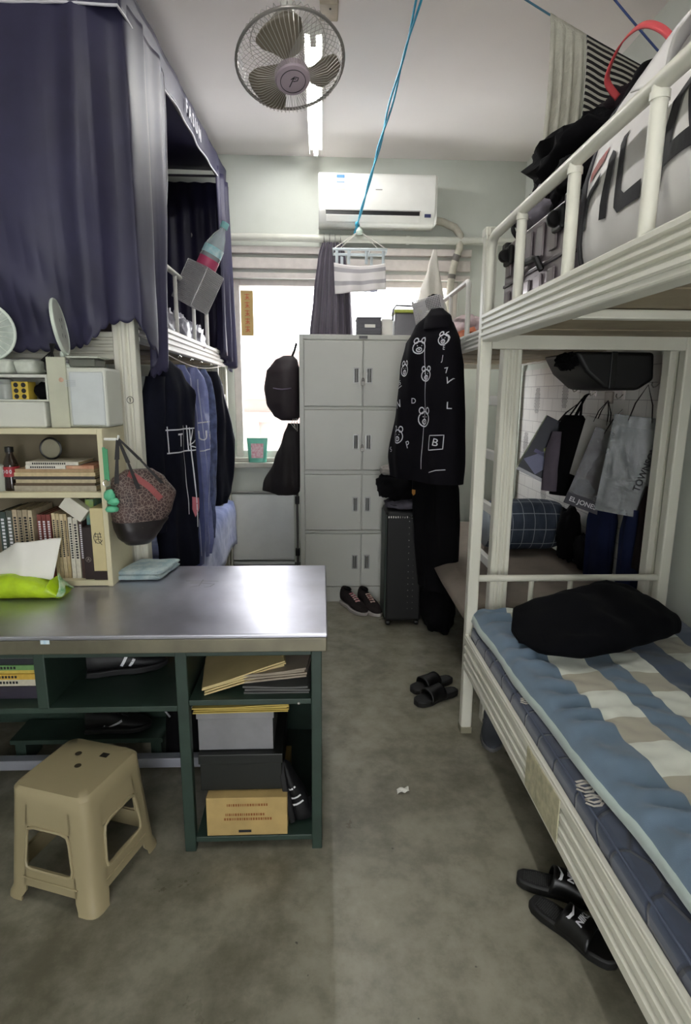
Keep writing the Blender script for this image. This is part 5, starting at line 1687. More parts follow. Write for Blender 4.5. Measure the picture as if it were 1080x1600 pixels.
# printed wallpaper on the wall beside that bunk
def wallpaper():
    t = NT('line_drawing_wallpaper')
    s = t.obj()
    br = t.n('ShaderNodeTexBrick')
    br.inputs['Color1'].default_value = hx('cbc8c4')
    br.inputs['Color2'].default_value = hx('d2d0cc')
    br.inputs['Mortar'].default_value = hx('9d9a9a')
    br.inputs['Scale'].default_value = 3.2
    br.inputs['Mortar Size'].default_value = .006
    mp = t.n('ShaderNodeMapping')
    mp.inputs['Rotation'].default_value = (0, radians(90), 0)
    t.l(s, mp.inputs['Vector'])
    sw = t.n('ShaderNodeCombineXYZ')
    x, y, z = t.sep(s)
    t.l(y, sw.inputs[0]); t.l(z, sw.inputs[1])
    t.l(sw.outputs[0], br.inputs['Vector'])
    t.col(br.outputs[0])
    t.b.inputs['Roughness'].default_value = .7
    return t.m
wp = thing('wallpaper', 'white wallpaper with fine line drawings on the right wall', 'wallpaper', (1.479, 3.3, .4))
obj('sheet', MB().box(1.4745, 1.4795, 2.32, 4.28, .52, 1.61), wallpaper(), wp)
ov = MB()
for y, z, a, b in ((3.50, 1.44, .045, .085), (3.95, 1.40, .05, .09), (2.96, .76, .07, .12), (3.72, .82, .05, .09), (4.12, 1.1, .05, .08)):
    for i in range(-5, 6):
        for k in range(-9, 10):
            u, v = i / 5, k / 9
            if u * u + v * v < 1 and (i + k) % 2 == 0:
                s_ = .0055
                ov.add([Vector((1.4738, y + u * a + du * s_, z + v * b + dv_ * s_ * 1.2)) for du, dv_ in ((-1, 0), (0, -1), (1, 0), (0, 1))], [(0, 1, 2, 3)])
obj('leaf_print', ov, mat('grey_print', '6d6a6c', .8), wp, label='dotted grey leaf motifs', recalc=False, kind='stuff')
# hooks
def wall_hook(y, z, lb):
    t = thing('wall_hook', lb, 'hook', (1.474, y, z), group='wall hooks beside the far right bunk')
    obj('backplate', MB().box(1.466, 1.474, y - .014, y + .014, z - .005, z + .05), mat('clear_plate', 'b9b5b2', .3), t, bev=.003)
    obj('hook', MB().tube([(1.466, y, z + .02), (1.452, y, z + .005), (1.440, y, z), (1.432, y, z + .012), (1.434, y, z + .024)], .003, 8), M_CHROME, t, smooth=True)
# paper / gift bags
def paper_bag(name, lb, M, w, h, d, mbody, mside=None, handle=None, hh=.13, group=None, deco=None, nh=2, sag=.0):
    t = thing(name, lb, 'bag', M.to_translation(), M.to_euler(), group)
    b = MB()
    b.add([(-w / 2, -d / 2, 0), (w / 2, -d / 2, 0), (w / 2, -d / 2 * .5, h), (-w / 2, -d / 2 * .5, h)], [(0, 1, 2, 3)])
    b.add([(-w / 2, d / 2, 0), (w / 2, d / 2, 0), (w / 2, d / 2 * .5, h), (-w / 2, d / 2 * .5, h)], [(0, 3, 2, 1)])
    b.add([(-w / 2, -d / 2, 0), (w / 2, -d / 2, 0), (w / 2, d / 2, 0), (-w / 2, d / 2, 0)], [(0, 3, 2, 1)])
    obj('bag_panels', b, mbody, t, local=True, solid=.002, recalc=False)
    g = MB()
    for sx in (-1, 1):
        x = sx * w / 2
        xi = sx * (w / 2 - d * .3)
        g.add([(x, -d / 2, 0), (xi, 0, h * .2), (xi, 0, h), (x, -d / 4, h)], [(0, 1, 2, 3)])
        g.add([(x, d / 2, 0), (xi, 0, h * .2), (xi, 0, h), (x, d / 4, h)], [(0, 3, 2, 1)])
        g.add([(x, -d / 2, 0), (x, d / 2, 0), (xi, 0, h * .2)], [(0, 1, 2)])
    obj('gusset', g, mside or mbody, t, local=True, solid=.002, recalc=False)
    if handle:
        for sy in (-1, 1):
            obj('handle', MB().tube([(-w * .22, sy * d / 4, h - .02), (-w * .16, sy * d / 5, h + hh * .4), (0, 0, h + hh), (w * .16, sy * d / 5, h + hh * .4), (w * .22, sy * d / 4, h - .02)], .0028, 6), handle, t, local=True, smooth=True)
    if deco:
        deco(t, w, h, d)
    return t
M_CORD = mat('dark_cord', '241d20', .8)
M_NAVYP = mat('navy_gloss_card', '12162b', .45, var=.15)
def gift_deco(t, w, h, d):
    def tri(p, m, nm):
        mm_ = MB()
        mm_.add([Vector((x, -d / 2 * (1 - .5 * z / h) - .0025, z)) for x, z in p], [tuple(range(len(p)))])
        obj(nm, mm_, m, t, local=True, recalc=False, solid=.001)
    tri([(-w / 2 + .005, .07), (w / 2 - .03, h * .90), (w / 2 - .01, h * .74), (-.02, .02)], mat('lavender_card', '8486a8', .5), 'lavender_band')
    tri([(-.05, .17), (-.03, .2), (.02, .17), (.03, .13), (-.02, .12)], mat('pale_lime_bow', 'b6bd72', .5), 'bow_print')
    tri([(-w / 2, 0), (w / 2, 0), (w / 2, .018), (-w / 2, .018)], M_PRINT, 'white_border')
    tri([(-.09, .13), (.10, .13), (.10, .15), (-.09, .15)], mat('violet_ribbon', '4b4478', .4), 'ribbon')
def RM(x, y, z, rz, roll=0, pitch=0):
    return Matrix.Translation((x, y, z)) @ Matrix.Rotation(radians(rz), 4, 'Z') @ Matrix.Rotation(radians(roll), 4, 'Y') @ Matrix.Rotation(radians(pitch), 4, 'X')
paper_bag('gift_bag', 'navy gift bag with pale ribbon print hanging tilted at the far end of the wall', RM(1.235, 3.25, .965, -14, 26), .25, .34, .07, M_NAVYP, mat('pale_green_edge', 'c5cdb4', .6), M_CORD, .15, 'bags on the wall hooks', gift_deco)
tb = thing('tote_bag', 'black fabric tote with grey side hanging beside the gift bag', 'bag', (1.38, 3.12, .9), group='bags on the wall hooks')
TD = Vector((.75, -.66, 0)).normalized()
q = MB()
garment(q, (1.375, 3.12, 1.33), TD, [(0, -.055, .045, .02), (.04, -.075, .075, .035), (.2, -.085, .08, .045), (.44, -.10, .055, .045)], .008, 36, 2., 30, 40)
obj('tote_body', q, M_BLACK, tb, smooth=True, ang=70)
q = MB()
garment(q, (1.29, 3.14, 1.24), TD, [(0, -.02, .03, .012), (.1, -.05, .03, .02), (.33, -.06, .03, .02)], .004, 50, 1., 20, 24)
obj('side_pocket', q, mat('mauve_grey_cloth', '6e6570', .85, var=.2, bump=.2, bscale=90), tb, smooth=True, ang=70)
for dx in (-.02, .02):
    obj('handle', ribbon([Vector((1.375, 3.12, 1.31)) + TD * (dx - .015), Vector((1.41, 3.10, 1.42)) + TD * dx * .3, Vector((1.436, 3.09, 1.445)), Vector((1.41, 3.10, 1.42)) - TD * dx * .2, Vector((1.375, 3.12, 1.31)) + TD * (dx + .015)], .010, TD), M_BLACK, tb, smooth=True, solid=.003)
M_CLR = mat('crinkled_clear_film', '9c9ca2', .14, var=.35, vscale=9, alpha=.45, bump=.9, bscale=16, bdist=.02, coat=.6)
M_CLR2 = mat('milky_clear_film', '8a8f91', .16, var=.3, vscale=6, alpha=.6, bump=.6, bscale=14, bdist=.02, coat=.6)
def jones(t, w, h, d):
    obj('base_band', MB().box(-w / 2 - .002, w / 2 + .002, -d / 2 - .003, d / 2 + .003, 0, .06), mat('dark_slate_band', '3c3a44', .5), t, local=True)
    m = MB(); put_text(m, 'EL JONES', .034, (0, -d / 2 - .003, .03), (1, 0, 0), (0, 0, 1), off=.001, bold=.0006)
    obj('lettering', m, M_PRINT, t, local=True, recalc=False)
    q = MB(); blob(q, (.02, 0, .19), (w * .32, d * .3, .10), .3, 2.5, 4, 20, 14)
    obj('contents', q, mat('brown_contents', '4a3034', .8, var=.4, vscale=20), t, local=True, smooth=True)
    q = MB(); blob(q, (-.02, 0, .10), (w * .3, d * .3, .05), .3, 2.5, 9, 20, 14)
    obj('contents', q, mat('slate_contents', '5d6a78', .8, var=.4, vscale=20), t, local=True, smooth=True)
paper_bag('clear_bag', 'crinkled clear bag with lettered dark base in the middle of the wall', RM(1.345, 2.88, .865, -28, 17), .175, .41, .06, M_CLR, M_CLR, M_CORD, .13, 'bags on the wall hooks', jones)
def towson(t, w, h, d):
    m = MB()
    put_text(m, 'TOWNSON', .040, (w * .30, -d / 2 * .8 - .004, h * .50), (.18, 0, .98), (-.98, 0, .18), off=.001, bold=.0006)
    obj('lettering', m, M_INK, t, local=True, recalc=False)
    obj('contents', MB().box(-w / 2 + .02, w / 2 - .012, -d / 2 + .01, d / 2 - .01, .02, .15), mat('dark_goods', '2c302c', .6, var=.3, vscale=20), t, local=True, bev=.01)
    q = MB(); q.box(-w / 2 + .01, w / 2 - .03, -.012, .012, .16, h - .05)
    obj('card_insert', q, mat('pale_grey_card', '7d8486', .6), t, local=True)
paper_bag('clear_bag', 'large milky clear bag with vertical black letters nearest on the wall', RM(1.375, 2.55, .905, -30, 6), .215, .44, .075, M_CLR2, M_CLR2, M_CORD, .14, 'bags on the wall hooks', towson)
paper_bag('paper_bag', 'pale paper bag with dark round print behind the tote bag', RM(1.415, 3.0, 1.0, -62, 12), .18, .32, .05, mat('pale_bag_paper', 'b5b3ae', .7, var=.1), None, M_CORD, .1, 'bags on the wall hooks',
          lambda t, w, h, d: obj('round_print', MB().lathe([(0, 0), (.035, 0), (.035, .001), (0, .001)], 20, Matrix.Translation((.02, -d / 2 * .7 - .003, .2)) @ Matrix.Rotation(pi / 2, 4, 'X')), mat('maroon_print', '3f2024', .7), t, local=True))
wall_hook(3.30, 1.455, 'clear hook holding the navy gift bag'); wall_hook(3.09, 1.435, 'clear hook holding the black tote')
wall_hook(2.80, 1.42, 'clear hook holding the crinkled clear bag'); wall_hook(2.50, 1.47, 'clear hook holding the large milky bag')
obj('switch_plate', MB().box(1.462, 1.474, 2.90, 2.98, 1.395, 1.455), mat('taupe_plate', '837a72', .5), None, 'small taupe switch plate between the wall hooks', 'switch', bev=.004)
# trousers hanging low on the wall
for i, (y, w, lb) in enumerate(((2.80, .085, 'navy trousers hung under the clear bags, left of the two'), (2.50, .075, 'navy trousers hung under the milky clear bag, right of the two'))):
    q = MB()
    garment(q, (1.425, y, .93), (.35, -.94, 0), [(0, -w * .8, w * .8, .022), (.12, -w, w, .026), (.42, -w * .95, w * .9, .026)], .008, 60, i * 2., 24, 36)
    obj('navy_trousers', q, mat('navy_twill', '1c2340', .85, var=.25, bump=.2, bscale=100), None, lb, 'trousers', 'trousers hung on the wall', smooth=True, ang=70)
q = MB()
garment(q, (1.43, 2.40, 1.05), (.3, -.95, 0), [(0, -.03, .05, .02), (.1, -.05, .06, .03), (.38, -.06, .06, .03)], .008, 50, 5., 22, 30)
obj('dark_garment', q, mat('maroon_black_cloth', '1d1416', .9, var=.3), None, 'dark maroon garment on the wall behind the right bed post', 'clothes', smooth=True, ang=70)
# black bag slung under the upper boards
ub = thing('black_duffel', 'black angular bag slung under the boards of the far right upper bunk', 'bag', (1.22, 2.58, 1.46))
q = MB()
pf = [(1.05, 1.612), (1.385, 1.612), (1.395, 1.50), (1.33, 1.456), (1.185, 1.462), (1.10, 1.53)]
q.prism(pf, lambda a, b, d: Vector((a, d, b)), 2.42, 2.78)
obj('bag_body', q, mat('black_nylon', '0a090c', .55, var=.3, vscale=8, bump=.2, bscale=30), ub, bev=.015, seg=3, smooth=True)
obj('strap', MB().box(1.20, 1.225, 2.412, 2.42, 1.463, 1.612), M_BLACKP, ub, bev=.002)
q = MB(); blob(q, (1.05, 2.50, 1.575), (.045, .06, .035), .5, 3.5, 3, 24, 14)
obj('side_frill', q, M_BLACK, ub, smooth=True)

# ============================================================ hanging at the far bed's aisle side
SD = Vector((.55, -.83, 0)).normalized()
jk = thing('printed_jacket', 'black hooded jacket with white bear and letter line prints hung on the bed', 'jacket', (.58, 3.12, .98))
q = MB()
garment(q, (.568, 3.085, 1.84), SD, [(0, -.02, .08, .02), (.06, -.10, .14, .05), (.14, -.17, .19, .075), (.26, -.20, .22, .085), (.5, -.235, .235, .09), (.75, -.285, .24, .095), (.86, -.27, .235, .085)], .009, 26, 2.4, 50, 60)
M_JBLK = mat('black_twill', '0f0d13', .88, var=.25, vscale=14, bump=.25, bscale=110)
obj('jacket_body', q, M_JBLK, jk, smooth=True, ang=70)
bvj = q.bvh()
def bear(cx, cy, s):
    return [circle2d(cx, cy, s, 18, s * .85), circle2d(cx - s * .6, cy + s * .95, s * .36, 12), circle2d(cx + s * .6, cy + s * .95, s * .36, 12),
            circle2d(cx, cy - s * .3, s * .4, 12, s * .28), [(cx - s * .38, cy + s * .22), (cx - s * .3, cy + s * .3)], [(cx + s * .38, cy + s * .22), (cx + s * .3, cy + s * .3)],
            [(cx - s * .12, cy - s * .28), (cx + s * .12, cy - s * .28)]]
JO = Vector((.568, 3.085, 1.40))
pm = MB()
for cx, cy, s in ((-.105, .16, .036), (.0, .27, .036), (.055, .13, .034), (.06, -.09, .045), (-.13, -.19, .042), (.15, .30, .03)):
    put2d(pm, *strokes2d(bear(cx, cy, s), .0062, .01), JO, SD, (0, 0, 1), bvj, .002)
obj('bear_prints', pm, M_PRINT, jk, label='white outlined bear faces', recalc=False, kind='stuff')
pm = MB()
for tx, cx, cy, s, r_ in (('B', .15, -.205, .055, -.2), ('N', -.14, -.02, .06, .3), ('OS', -.16, .09, .035, .4), ('V', .20, .10, .045, -.3), ('D', -.02, .0, .04, 0), ('P', -.05, -.23, .055, .4), ('S', -.22, -.27, .04, .5), ('J', .16, .21, .04, 0), ('7', .19, .15, .04, .2), ('L', .21, -.02, .05, 0), ('E', .16, .26, .03, 0)):
    A = SD * cos(r_) + Vector((0, 0, 1)) * sin(r_)
    B_ = Vector((0, 0, 1)) * cos(r_) - SD * sin(r_)
    put_text(pm, tx, s, JO + SD * cx + Vector((0, 0, cy)), A, B_, bvj, 1, .002)
put2d(pm, *strokes2d([[(.115, -.245), (.185, -.235), (.19, -.165), (.12, -.17), (.115, -.245)], [(.12, -.36), (.16, -.345), (.20, -.34)], [(-.165, .065), (-.125, .08)], [(.03, .32), (.06, -.02), (.05, -.35)]], .004, .01), JO, SD, (0, 0, 1), bvj, .002)
obj('letter_prints', pm, M_PRINT, jk, label='white outlined letters', recalc=False, kind='stuff')
q = MB()
garment(q, (.583, 3.045, 1.86), SD, [(0, -.03, .04, .02), (.04, -.06, .09, .04), (.1, -.10, .11, .05)], .006, 30, 1., 12, 30)
obj('hood', q, M_JBLK, jk, smooth=True, ang=70)
ct = MB()
garment(ct, (.66, 3.22, 1.06), SD, [(0, -.22, .10, .05), (.15, -.20, .14, .06), (.4, -.15, .15, .06), (.74, -.12, .15, .055)], .012, 34, 5., 36, 44)
coat = obj('black_coat', ct, M_BLACK, None, 'plain black coat hanging low below the printed jacket', 'coat', smooth=True, ang=70)
obj('orange_tag', MB().prism([(-.012, .014), (.012, .014), (.012, -.006), (0, -.018), (-.012, -.006)], lambda a, b, d: Vector((.560, 3.155, .905)) + SD * a + Vector((0, 0, b)) + SD.cross(Vector((0, 0, 1))) * d, .06, .064), mat('amber_tag', 'b07a3a', .5), coat, 'small amber tag')
# floor items by the locker
bs = thing('black_suitcase', 'tall black rivet-studded suitcase standing beside the locker', 'suitcase', (.51, 3.52, 0))
obj('shell', MB().box(.392, .625, 3.40, 3.64, .035, .745), mat('black_shell', '070708', .6, var=.2, vscale=4), bs, bev=.02, seg=4, smooth=True)
obj('edge_band', MB().box(.388, .40, 3.405, 3.635, .06, .72), mat('dark_green_band', '22302a', .5), bs, bev=.004)
rv = MB()
for k in range(15):
    for x in (.535, .565):
        rv.lathe([(0, 0), (.0028, 0), (.002, .0018), (0, .002)], 8, Matrix.Translation((x, 3.3995, .12 + k * .04)) @ Matrix.Rotation(pi / 2, 4, 'X'))
obj('rivets', rv, M_CHROME, bs, kind='stuff')
zz = MB()
for k in range(12):
    zz.box(.405 + k * .014, .411 + k * .014, 3.396, 3.40, .70, .712)
obj('zip_teeth', zz, M_CHROME, bs, kind='stuff')
for x in (.42, .60):
    for y in (3.43, 3.61):
        obj('wheel', MB().lathe([(0, -.012), (.016, -.012), (.019, 0), (.016, .012), (0, .012)], 14, Matrix.Translation((x, y, .019)) @ Matrix.Rotation(pi / 2, 4, 'Y')), M_BLACKP, bs, smooth=True)
for i, (c, r, sd, m, lb) in enumerate((((.50, 3.50, .775), (.105, .115, .030), 1., mat('grey_folded_knit', '6a6670', .9, var=.4, vscale=12, bump=.4, bscale=80), 'grey folded clothes on top of the black suitcase'),
                                      ((.475, 3.50, .885), (.13, .12, .085), 3., M_BLACK, 'black crumpled clothes above the grey folded ones'),
                                      ((.40, 3.46, .985), (.045, .05, .028), 6., mat('grey_white_fluff', '9b958f', .95, var=.3, bump=.6, bscale=60), 'small grey-white furry cap on the black clothes'))):
    q = MB(); blob(q, c, r, .22, 2.6, sd, 36, 20, e=.75, amp2=.1)
    obj(('folded_clothes', 'crumpled_clothes', 'furry_cap')[i], q, m, None, lb, ('clothes', 'clothes', 'cap')[i], smooth=True, ang=80)
q = MB(); blob(q, (.72, 3.38, .17), (.10, .17, .18), .2, 2.2, 5, 36, 20, flat=.002, e=.75)
obj('floor_bag', q, M_BLACK, None, 'black bag slumped on the floor beside the black suitcase', 'bag', smooth=True, ang=80)
M_RUN = mat('dark_runner_mesh', '26201f', .8, var=.3, vscale=50, bump=.3, bscale=200)
shoe('left dark running shoe with red and white laces before the locker', TR(.150, 3.835, .0, -152), .30, M_RUN, M_SOLEG, None, mat('red_white_lace', 'b0505a', .7, col2='d8c8c0', vscale=70), .06, 'running shoes before the locker')
shoe('right dark running shoe with pale laces before the locker', TR(.275, 3.83, .0, -160), .30, M_RUN, M_SOLEG, None, mat('pale_lace', 'c9b9a8', .7, col2='8a4a4a', vscale=70), .06, 'running shoes before the locker')

# slide sandals
def slide(lb, x, y, rz, mark, L=.25, z=0., m=None):
    Mx = TR(x, y, z, rz)
    t = thing('slide_sandal', lb, 'sandal', Mx.to_translation(), Mx.to_euler(), 'black slide sandals')
    def hwid(f):
        return L * interp([(0, .06), (.06, .11), (.2, .135), (.5, .13), (.75, .175), (.92, .15), (1, .06)], f)[0]
    out = [(hwid(i / 16), L * i / 16) for i in range(17)]
    poly = out + [(-a, b) for a, b in reversed(out)]
    sm = MB().prism(poly, lambda a, b, d: Vector((a, b, d)), 0, .028)
    obj('sole', sm, m or mat('black_foam', '0c0c0c', .6, var=.2, bump=.3, bscale=260), t, local=True, bev=.006, smooth=True)
    # dimpled footbed
    fb = MB()
    for i in range(-6, 7):
        for k in range(3, 22):
            px_, py_ = i * .006 + (.003 if k % 2 else 0), L * .02 + k * .0055
            if abs(px_) < hwid(py_ / L) - .012:
                fb.add([Vector((px_ + .0022 * a, py_ + .0022 * b, .0285)) for a, b in ((-1, 0), (0, -1), (1, 0), (0, 1))] + [Vector((px_, py_, .0298))], [(0, 1, 4), (1, 2, 4), (2, 3, 4), (3, 0, 4)])
    obj('footbed_dimples', fb, mat('grey_dimples', '3a3a3a', .6), t, local=True, kind='stuff', recalc=False)
    def strap(u, v):
        f = .36 + v * .38
        w = hwid(f) + .004
        a = pi * u
        return Vector((w * sp(cos(a), .75), L * f + .012 * sin(a) * (1 - v), .018 + (.055 - .012 * v) * sp(sin(a), .7)))
    s_ = MB().grid(strap, 28, 10)
    obj('strap', s_, mat('black_strap_gloss', '0a0a0b', .38), t, local=True, smooth=True, solid=.005)
    if mark:
        b = s_.bvh()
        mm_ = MB()
        up = (0, 0, 1)
        put2d(mm_, *sub2d([(-.032, .012), (-.024, -.004), (-.010, -.008), (.034, .014), (-.006, .0), (-.020, .002)], [(0, 1, 2, 3, 4, 5)], 2), (0, L * .53 - .012, .1), (-1, 0, 0), (0, -1, 0), b, .0035, far=.1)
        put_text(mm_, 'NIKE', .024, (0, L * .53 + .016, .1), (-1, 0, 0), (0, -1, 0), b, 1, .0035, far=.1, bold=.0008, shear=.2)
        obj('mark', mm_, M_PRINT, t, local=True, recalc=False, label='white tick and NIKE lettering', kind='stuff')
    return t
slide('black slide sandal with white NIKE mark nearest under the right bed', .598, 1.372, -140, True)
slide('black slide sandal with white NIKE mark farther under the right bed', .584, 1.455, -112, True)
slide('plain dark slipper half under the far right bed, nearer one', .66, 2.57, 118, False, .25)
slide('plain dark slipper half under the far right bed, farther one', .66, 2.69, 118, False, .25)
shoe('grey shoe in the shadow under the near right bed', TR(.76, 2.33, 0, 165), .26, mat('slate_shoe', '3d4148', .7), mat('slate_sole', '6a6a6a', .7))
obj('paper_scrap', MB().grid(lambda u, v: Vector((.275 + .045 * u, 1.845 + .025 * v + .008 * u, .003 + .008 * abs(sin(u * 5 + v * 3)))), 8, 5), M_PAPERW, None, 'tiny crumpled white paper scrap on the floor of the aisle', 'paper', smooth=True, solid=.001)
# ============================================================ back wall and window
ac = thing('air_conditioner', 'white wall air conditioner above the window', 'air conditioner', (.385, 4.4, 2.58))
AX0, AX1 = -.018, .79
pf = [(4.497, 2.90), (4.497, 2.60), (4.40, 2.585), (4.335, 2.60), (4.29, 2.655), (4.28, 2.69), (4.275, 2.88), (4.285, 2.902), (4.30, 2.91)]
bd = MB().prism(pf, lambda a, b, d: Vector((d, a, b)), AX0, AX1)
obj('body', bd, M_WHITE, ac, bev=.008, seg=3, smooth=True)
obj('air_slot', MB().box(AX0 + .05, AX1 - .11, 4.283, 4.296, 2.645, 2.672), M_BLACKP, ac)
obj('louvre', MB().box(AX0 + .05, AX1 - .11, -.005, .005, -.030, .014, Matrix.Translation((0, 4.290, 2.632)) @ Matrix.Rotation(radians(28), 4, 'X')), M_WHITE, ac, bev=.002)
obj('slot_lip', MB().box(AX0 + .045, AX1 - .105, 4.276, 4.284, 2.670, 2.676), mat('grey_lip', 'a7a7a3', .5), ac)
obj('end_cap', MB().box(AX1, AX1 + .014, 4.30, 4.497, 2.60, 2.905), M_WHITE, ac, bev=.005)
st = obj('energy_label', MB().box(.10, .165, 4.2725, 4.2765, 2.80, 2.895), M_PAPERW, ac, label='energy label sticker')
obj('label_print', MB().box(.105, .16, 4.2715, 4.2727, 2.87, 2.89).box(.105, .16, 4.2715, 4.2727, 2.842, 2.848), mat('blue_ink', '3d6c9c', .6), st, kind='stuff')
m = MB().box(.372, .418, 4.2755, 4.2775, 2.800, 2.806)
obj('brand_badge', m, mat('grey_ink', '9a9a98', .6), ac)
obj('display', MB().box(.715, .76, 4.2885, 4.295, 2.637, 2.660), mat('display_blue', '3a3f66', .3), ac, bev=.002)
obj('drain_pipe', MB().tube([(.79, 4.42, 2.66), (.87, 4.42, 2.645), (.96, 4.42, 2.61), (1.0, 4.42, 2.56), (1.0, 4.42, 2.47), (.975, 4.43, 2.40), (.955, 4.45, 2.28), (.945, 4.46, 2.10), (.945, 4.47, 1.9)], .026, 12), mat('wrapped_pipe', 'b9b5a6', .7, var=.15, vscale=30, bump=.3, bscale=60), ac, smooth=True, label='wrapped drain pipe bending down the wall')
for p, q in (((.985, 4.425, 2.43), (.972, 4.432, 2.39)), ((.958, 4.448, 2.30), (.955, 4.45, 2.27))):
    obj('tape_band', MB().tube([p, q], .0275, 12), mat('grey_tape', '6f6b66', .6), ac)
# heating pipe across the wall, used as curtain pole
pp = thing('wall_pipe', 'painted horizontal pipe running across the wall above the window', 'pipe', (0, 4.42, 2.5))
obj('pipe', MB().tube([(-1.55, 4.42, 2.522), (X1 - .005, 4.42, 2.522)], .026, 16), M_PIPE, pp, smooth=True)
for x in (-.9, .62, 1.2):
    obj('bracket', MB().tube([(x - .012, 4.42, 2.522), (x + .012, 4.42, 2.522)], .031, 16).box(x - .01, x + .01, 4.42, 4.5, 2.515, 2.529), M_PIPE, pp, smooth=True)
# dark curtain bunched at the middle of the window
def wcurt(u, v):
    z = 2.492 - v * 1.02
    x0, x1 = interp([(0, .010, .150), (.08, -.02, .175), (.35, -.055, .215), (.62, -.085, .232), (1, -.10, .24)], v)
    x = x0 + u * (x1 - x0)
    return Vector((x, 4.405 + .022 * sin(u * 38 + .5 * v) * (.7 + .3 * v), z))
cu = thing('window_curtain', 'narrow bunched plum-grey curtain at the middle of the window', 'curtain', (.07, 4.4, 1.47))
obj('curtain_cloth', MB().grid(wcurt, 90, 20), mat('plum_grey_cloth', '4c4552', .75, var=.2, vscale=6, bump=.2, bscale=160, sheen=.3), cu, smooth=True, solid=.003, ang=80)
for k in range(4):
    x = .02 + .04 * k
    obj('curtain_ring', MB().tube([(x, 4.42 + .030 * cos(a * pi / 8), 2.520 + .033 * sin(a * pi / 8)) for a in range(16)], .002, 6, closed=True), M_CHROME, cu)
# golden calendar strip stuck by the window
tg = thing('paper_strip', 'tan vertical paper strip with red characters on the window glass', 'sign', (-.55, 4.5, 1.85))
obj('strip', MB().box(-.60, -.508, 4.548, 4.551, 1.86, 2.185), mat('tan_card_sun', 'b59b63', .7, var=.15, vscale=10), tg)
m = MB()
for k in range(5):
    zc = 2.14 - .058 * k
    put2d(m, *strokes2d([[(-.018, .016), (.018, .016)], [(0, .022), (0, -.02)], [(-.014, -.002), (.016, -.002)], [(-.016, -.02), (.004, -.006), (.018, -.02)]], .005, .01), (-.553, 4.548, zc), (1, 0, 0), (0, 0, 1), off=.001)
obj('characters', m, mat('red_ink', 'b8583c', .7), tg, recalc=False, kind='stuff', label='five red brushed characters')
# teal pouch on the sill
pc = thing('refill_pouch', 'teal and white refill pouch standing on the window sill', 'pouch', (-.49, 4.46, .915))
q = MB()
rings = []
for j in range(11):
    f = j / 10
    w = .068 + .012 * f
    d = .026 * (1 - f) + .003
    rings.append([Vector((-.492 + w * sp(cos(a * pi / 12), .6), 4.458 + d * sp(sin(a * pi / 12), .8), .917 + .185 * f)) for a in range(24)])
q.loft(rings)
obj('pouch_body', q, mat('teal_film', '5fb09b', .3, var=.15, vscale=20), pc, smooth=True)
bv_ = q.bvh()
m = MB(); put2d(m, *sub2d([(-.045, -.06), (.045, -.06), (.048, .05), (-.048, .05)], [(0, 1, 2, 3)], 3), (-.492, 4.40, 1.01), (1, 0, 0), (0, 0, 1), bv_, .001, far=.02)
obj('pouch_print', m, mat('pink_white_print', 'd6c6cc', .5, col2='c58894', vscale=60), pc, recalc=False)
# panel below the window
pn = thing('radiator_panel', 'white flat radiator panel on the wall under the window', 'radiator', (-.45, 4.46, .1))
M_RAD = mat('radiator_white', 'e6e8e6', .5, var=.06)
obj('front_plate', MB().box(-.700, -.215, 4.44, 4.47, .135, .665), M_RAD, pn, bev=.006)
obj('top_bar', MB().tube([(-.71, 4.445, .68), (-.20, 4.445, .68)], .011, 10), mat('grey_bar', '8d8d88', .5), pn, smooth=True)
obj('bottom_bar', MB().box(-.70, -.215, 4.45, 4.47, .095, .12), M_RAD, pn, bev=.004)
obj('mount', MB().box(-.66, -.62, 4.47, 4.5, .2, .6), M_RAD, pn)
obj('mount', MB().box(-.30, -.26, 4.47, 4.5, .2, .6), M_RAD, pn)
rp_ = thing('riser_pipe', 'thin dark riser pipe between the radiator and the locker', 'pipe', (-.185, 4.45, 0))
obj('pipe', MB().tube([(-.190, 4.45, 0), (-.190, 4.45, 1.05)], .009, 10), mat('dark_pipe', '5d5a58', .5), rp_, smooth=True)
for z in (.62, .20):
    obj('valve', MB().box(-.207, -.173, 4.43, 4.47, z - .03, z + .03), M_BLACKP, rp_, bev=.005)
# backpack and jacket hung on the locker's side
bk = thing('backpack', 'dark taupe rounded backpack hanging on the locker side before the window', 'backpack', (-.27, 4.05, 1.2))
M_TAUPE = mat('taupe_nylon', '2a2125', .65, var=.25, vscale=9, bump=.25, bscale=50)
q = MB()
garment(q, (-.235, 4.02, 1.685), (1, -.25, 0), [(0, -.02, .05, .02), (.03, -.08, .075, .05), (.10, -.135, .085, .08), (.22, -.155, .088, .09), (.32, -.14, .088, .09), (.40, -.09, .085, .07), (.43, -.04, .07, .04)], .006, 26, 1.2, 34, 44)
obj('pack_body', q, M_TAUPE, bk, smooth=True, ang=70)
obj('hanging_loop', MB().tube([(-.20, 4.0, 1.67), (-.178, 3.99, 1.72), (-.165, 3.99, 1.765)], .008, 8), M_BLACKP, bk, smooth=True)
obj('pocket_zip', MB().tube([(-.32 + .03 * i, 3.916 - .002 * i, 1.47 - .008 * sin(pi * i / 4)) for i in range(5)], .004, 6), mat('plum_zip', '5d4f66', .5), bk, smooth=True)
for k in range(3):
    obj('drawcord', MB().tube([(-.19 + .012 * k, 3.95, 1.27), (-.205 + .02 * k, 3.945, 1.235), (-.18 + .008 * k, 3.945, 1.205 - .01 * k)], .0025, 6), mat('pale_cord', 'cfcac2'), bk)
q = MB()
garment(q, (-.20, 4.02, 1.235), (1, -.2, 0), [(0, -.03, .05, .02), (.08, -.06, .052, .04), (.25, -.13, .052, .055), (.42, -.21, .052, .06), (.47, -.22, .05, .05), (.50, -.12, .03, .03)], .012, 42, 3., 34, 44)
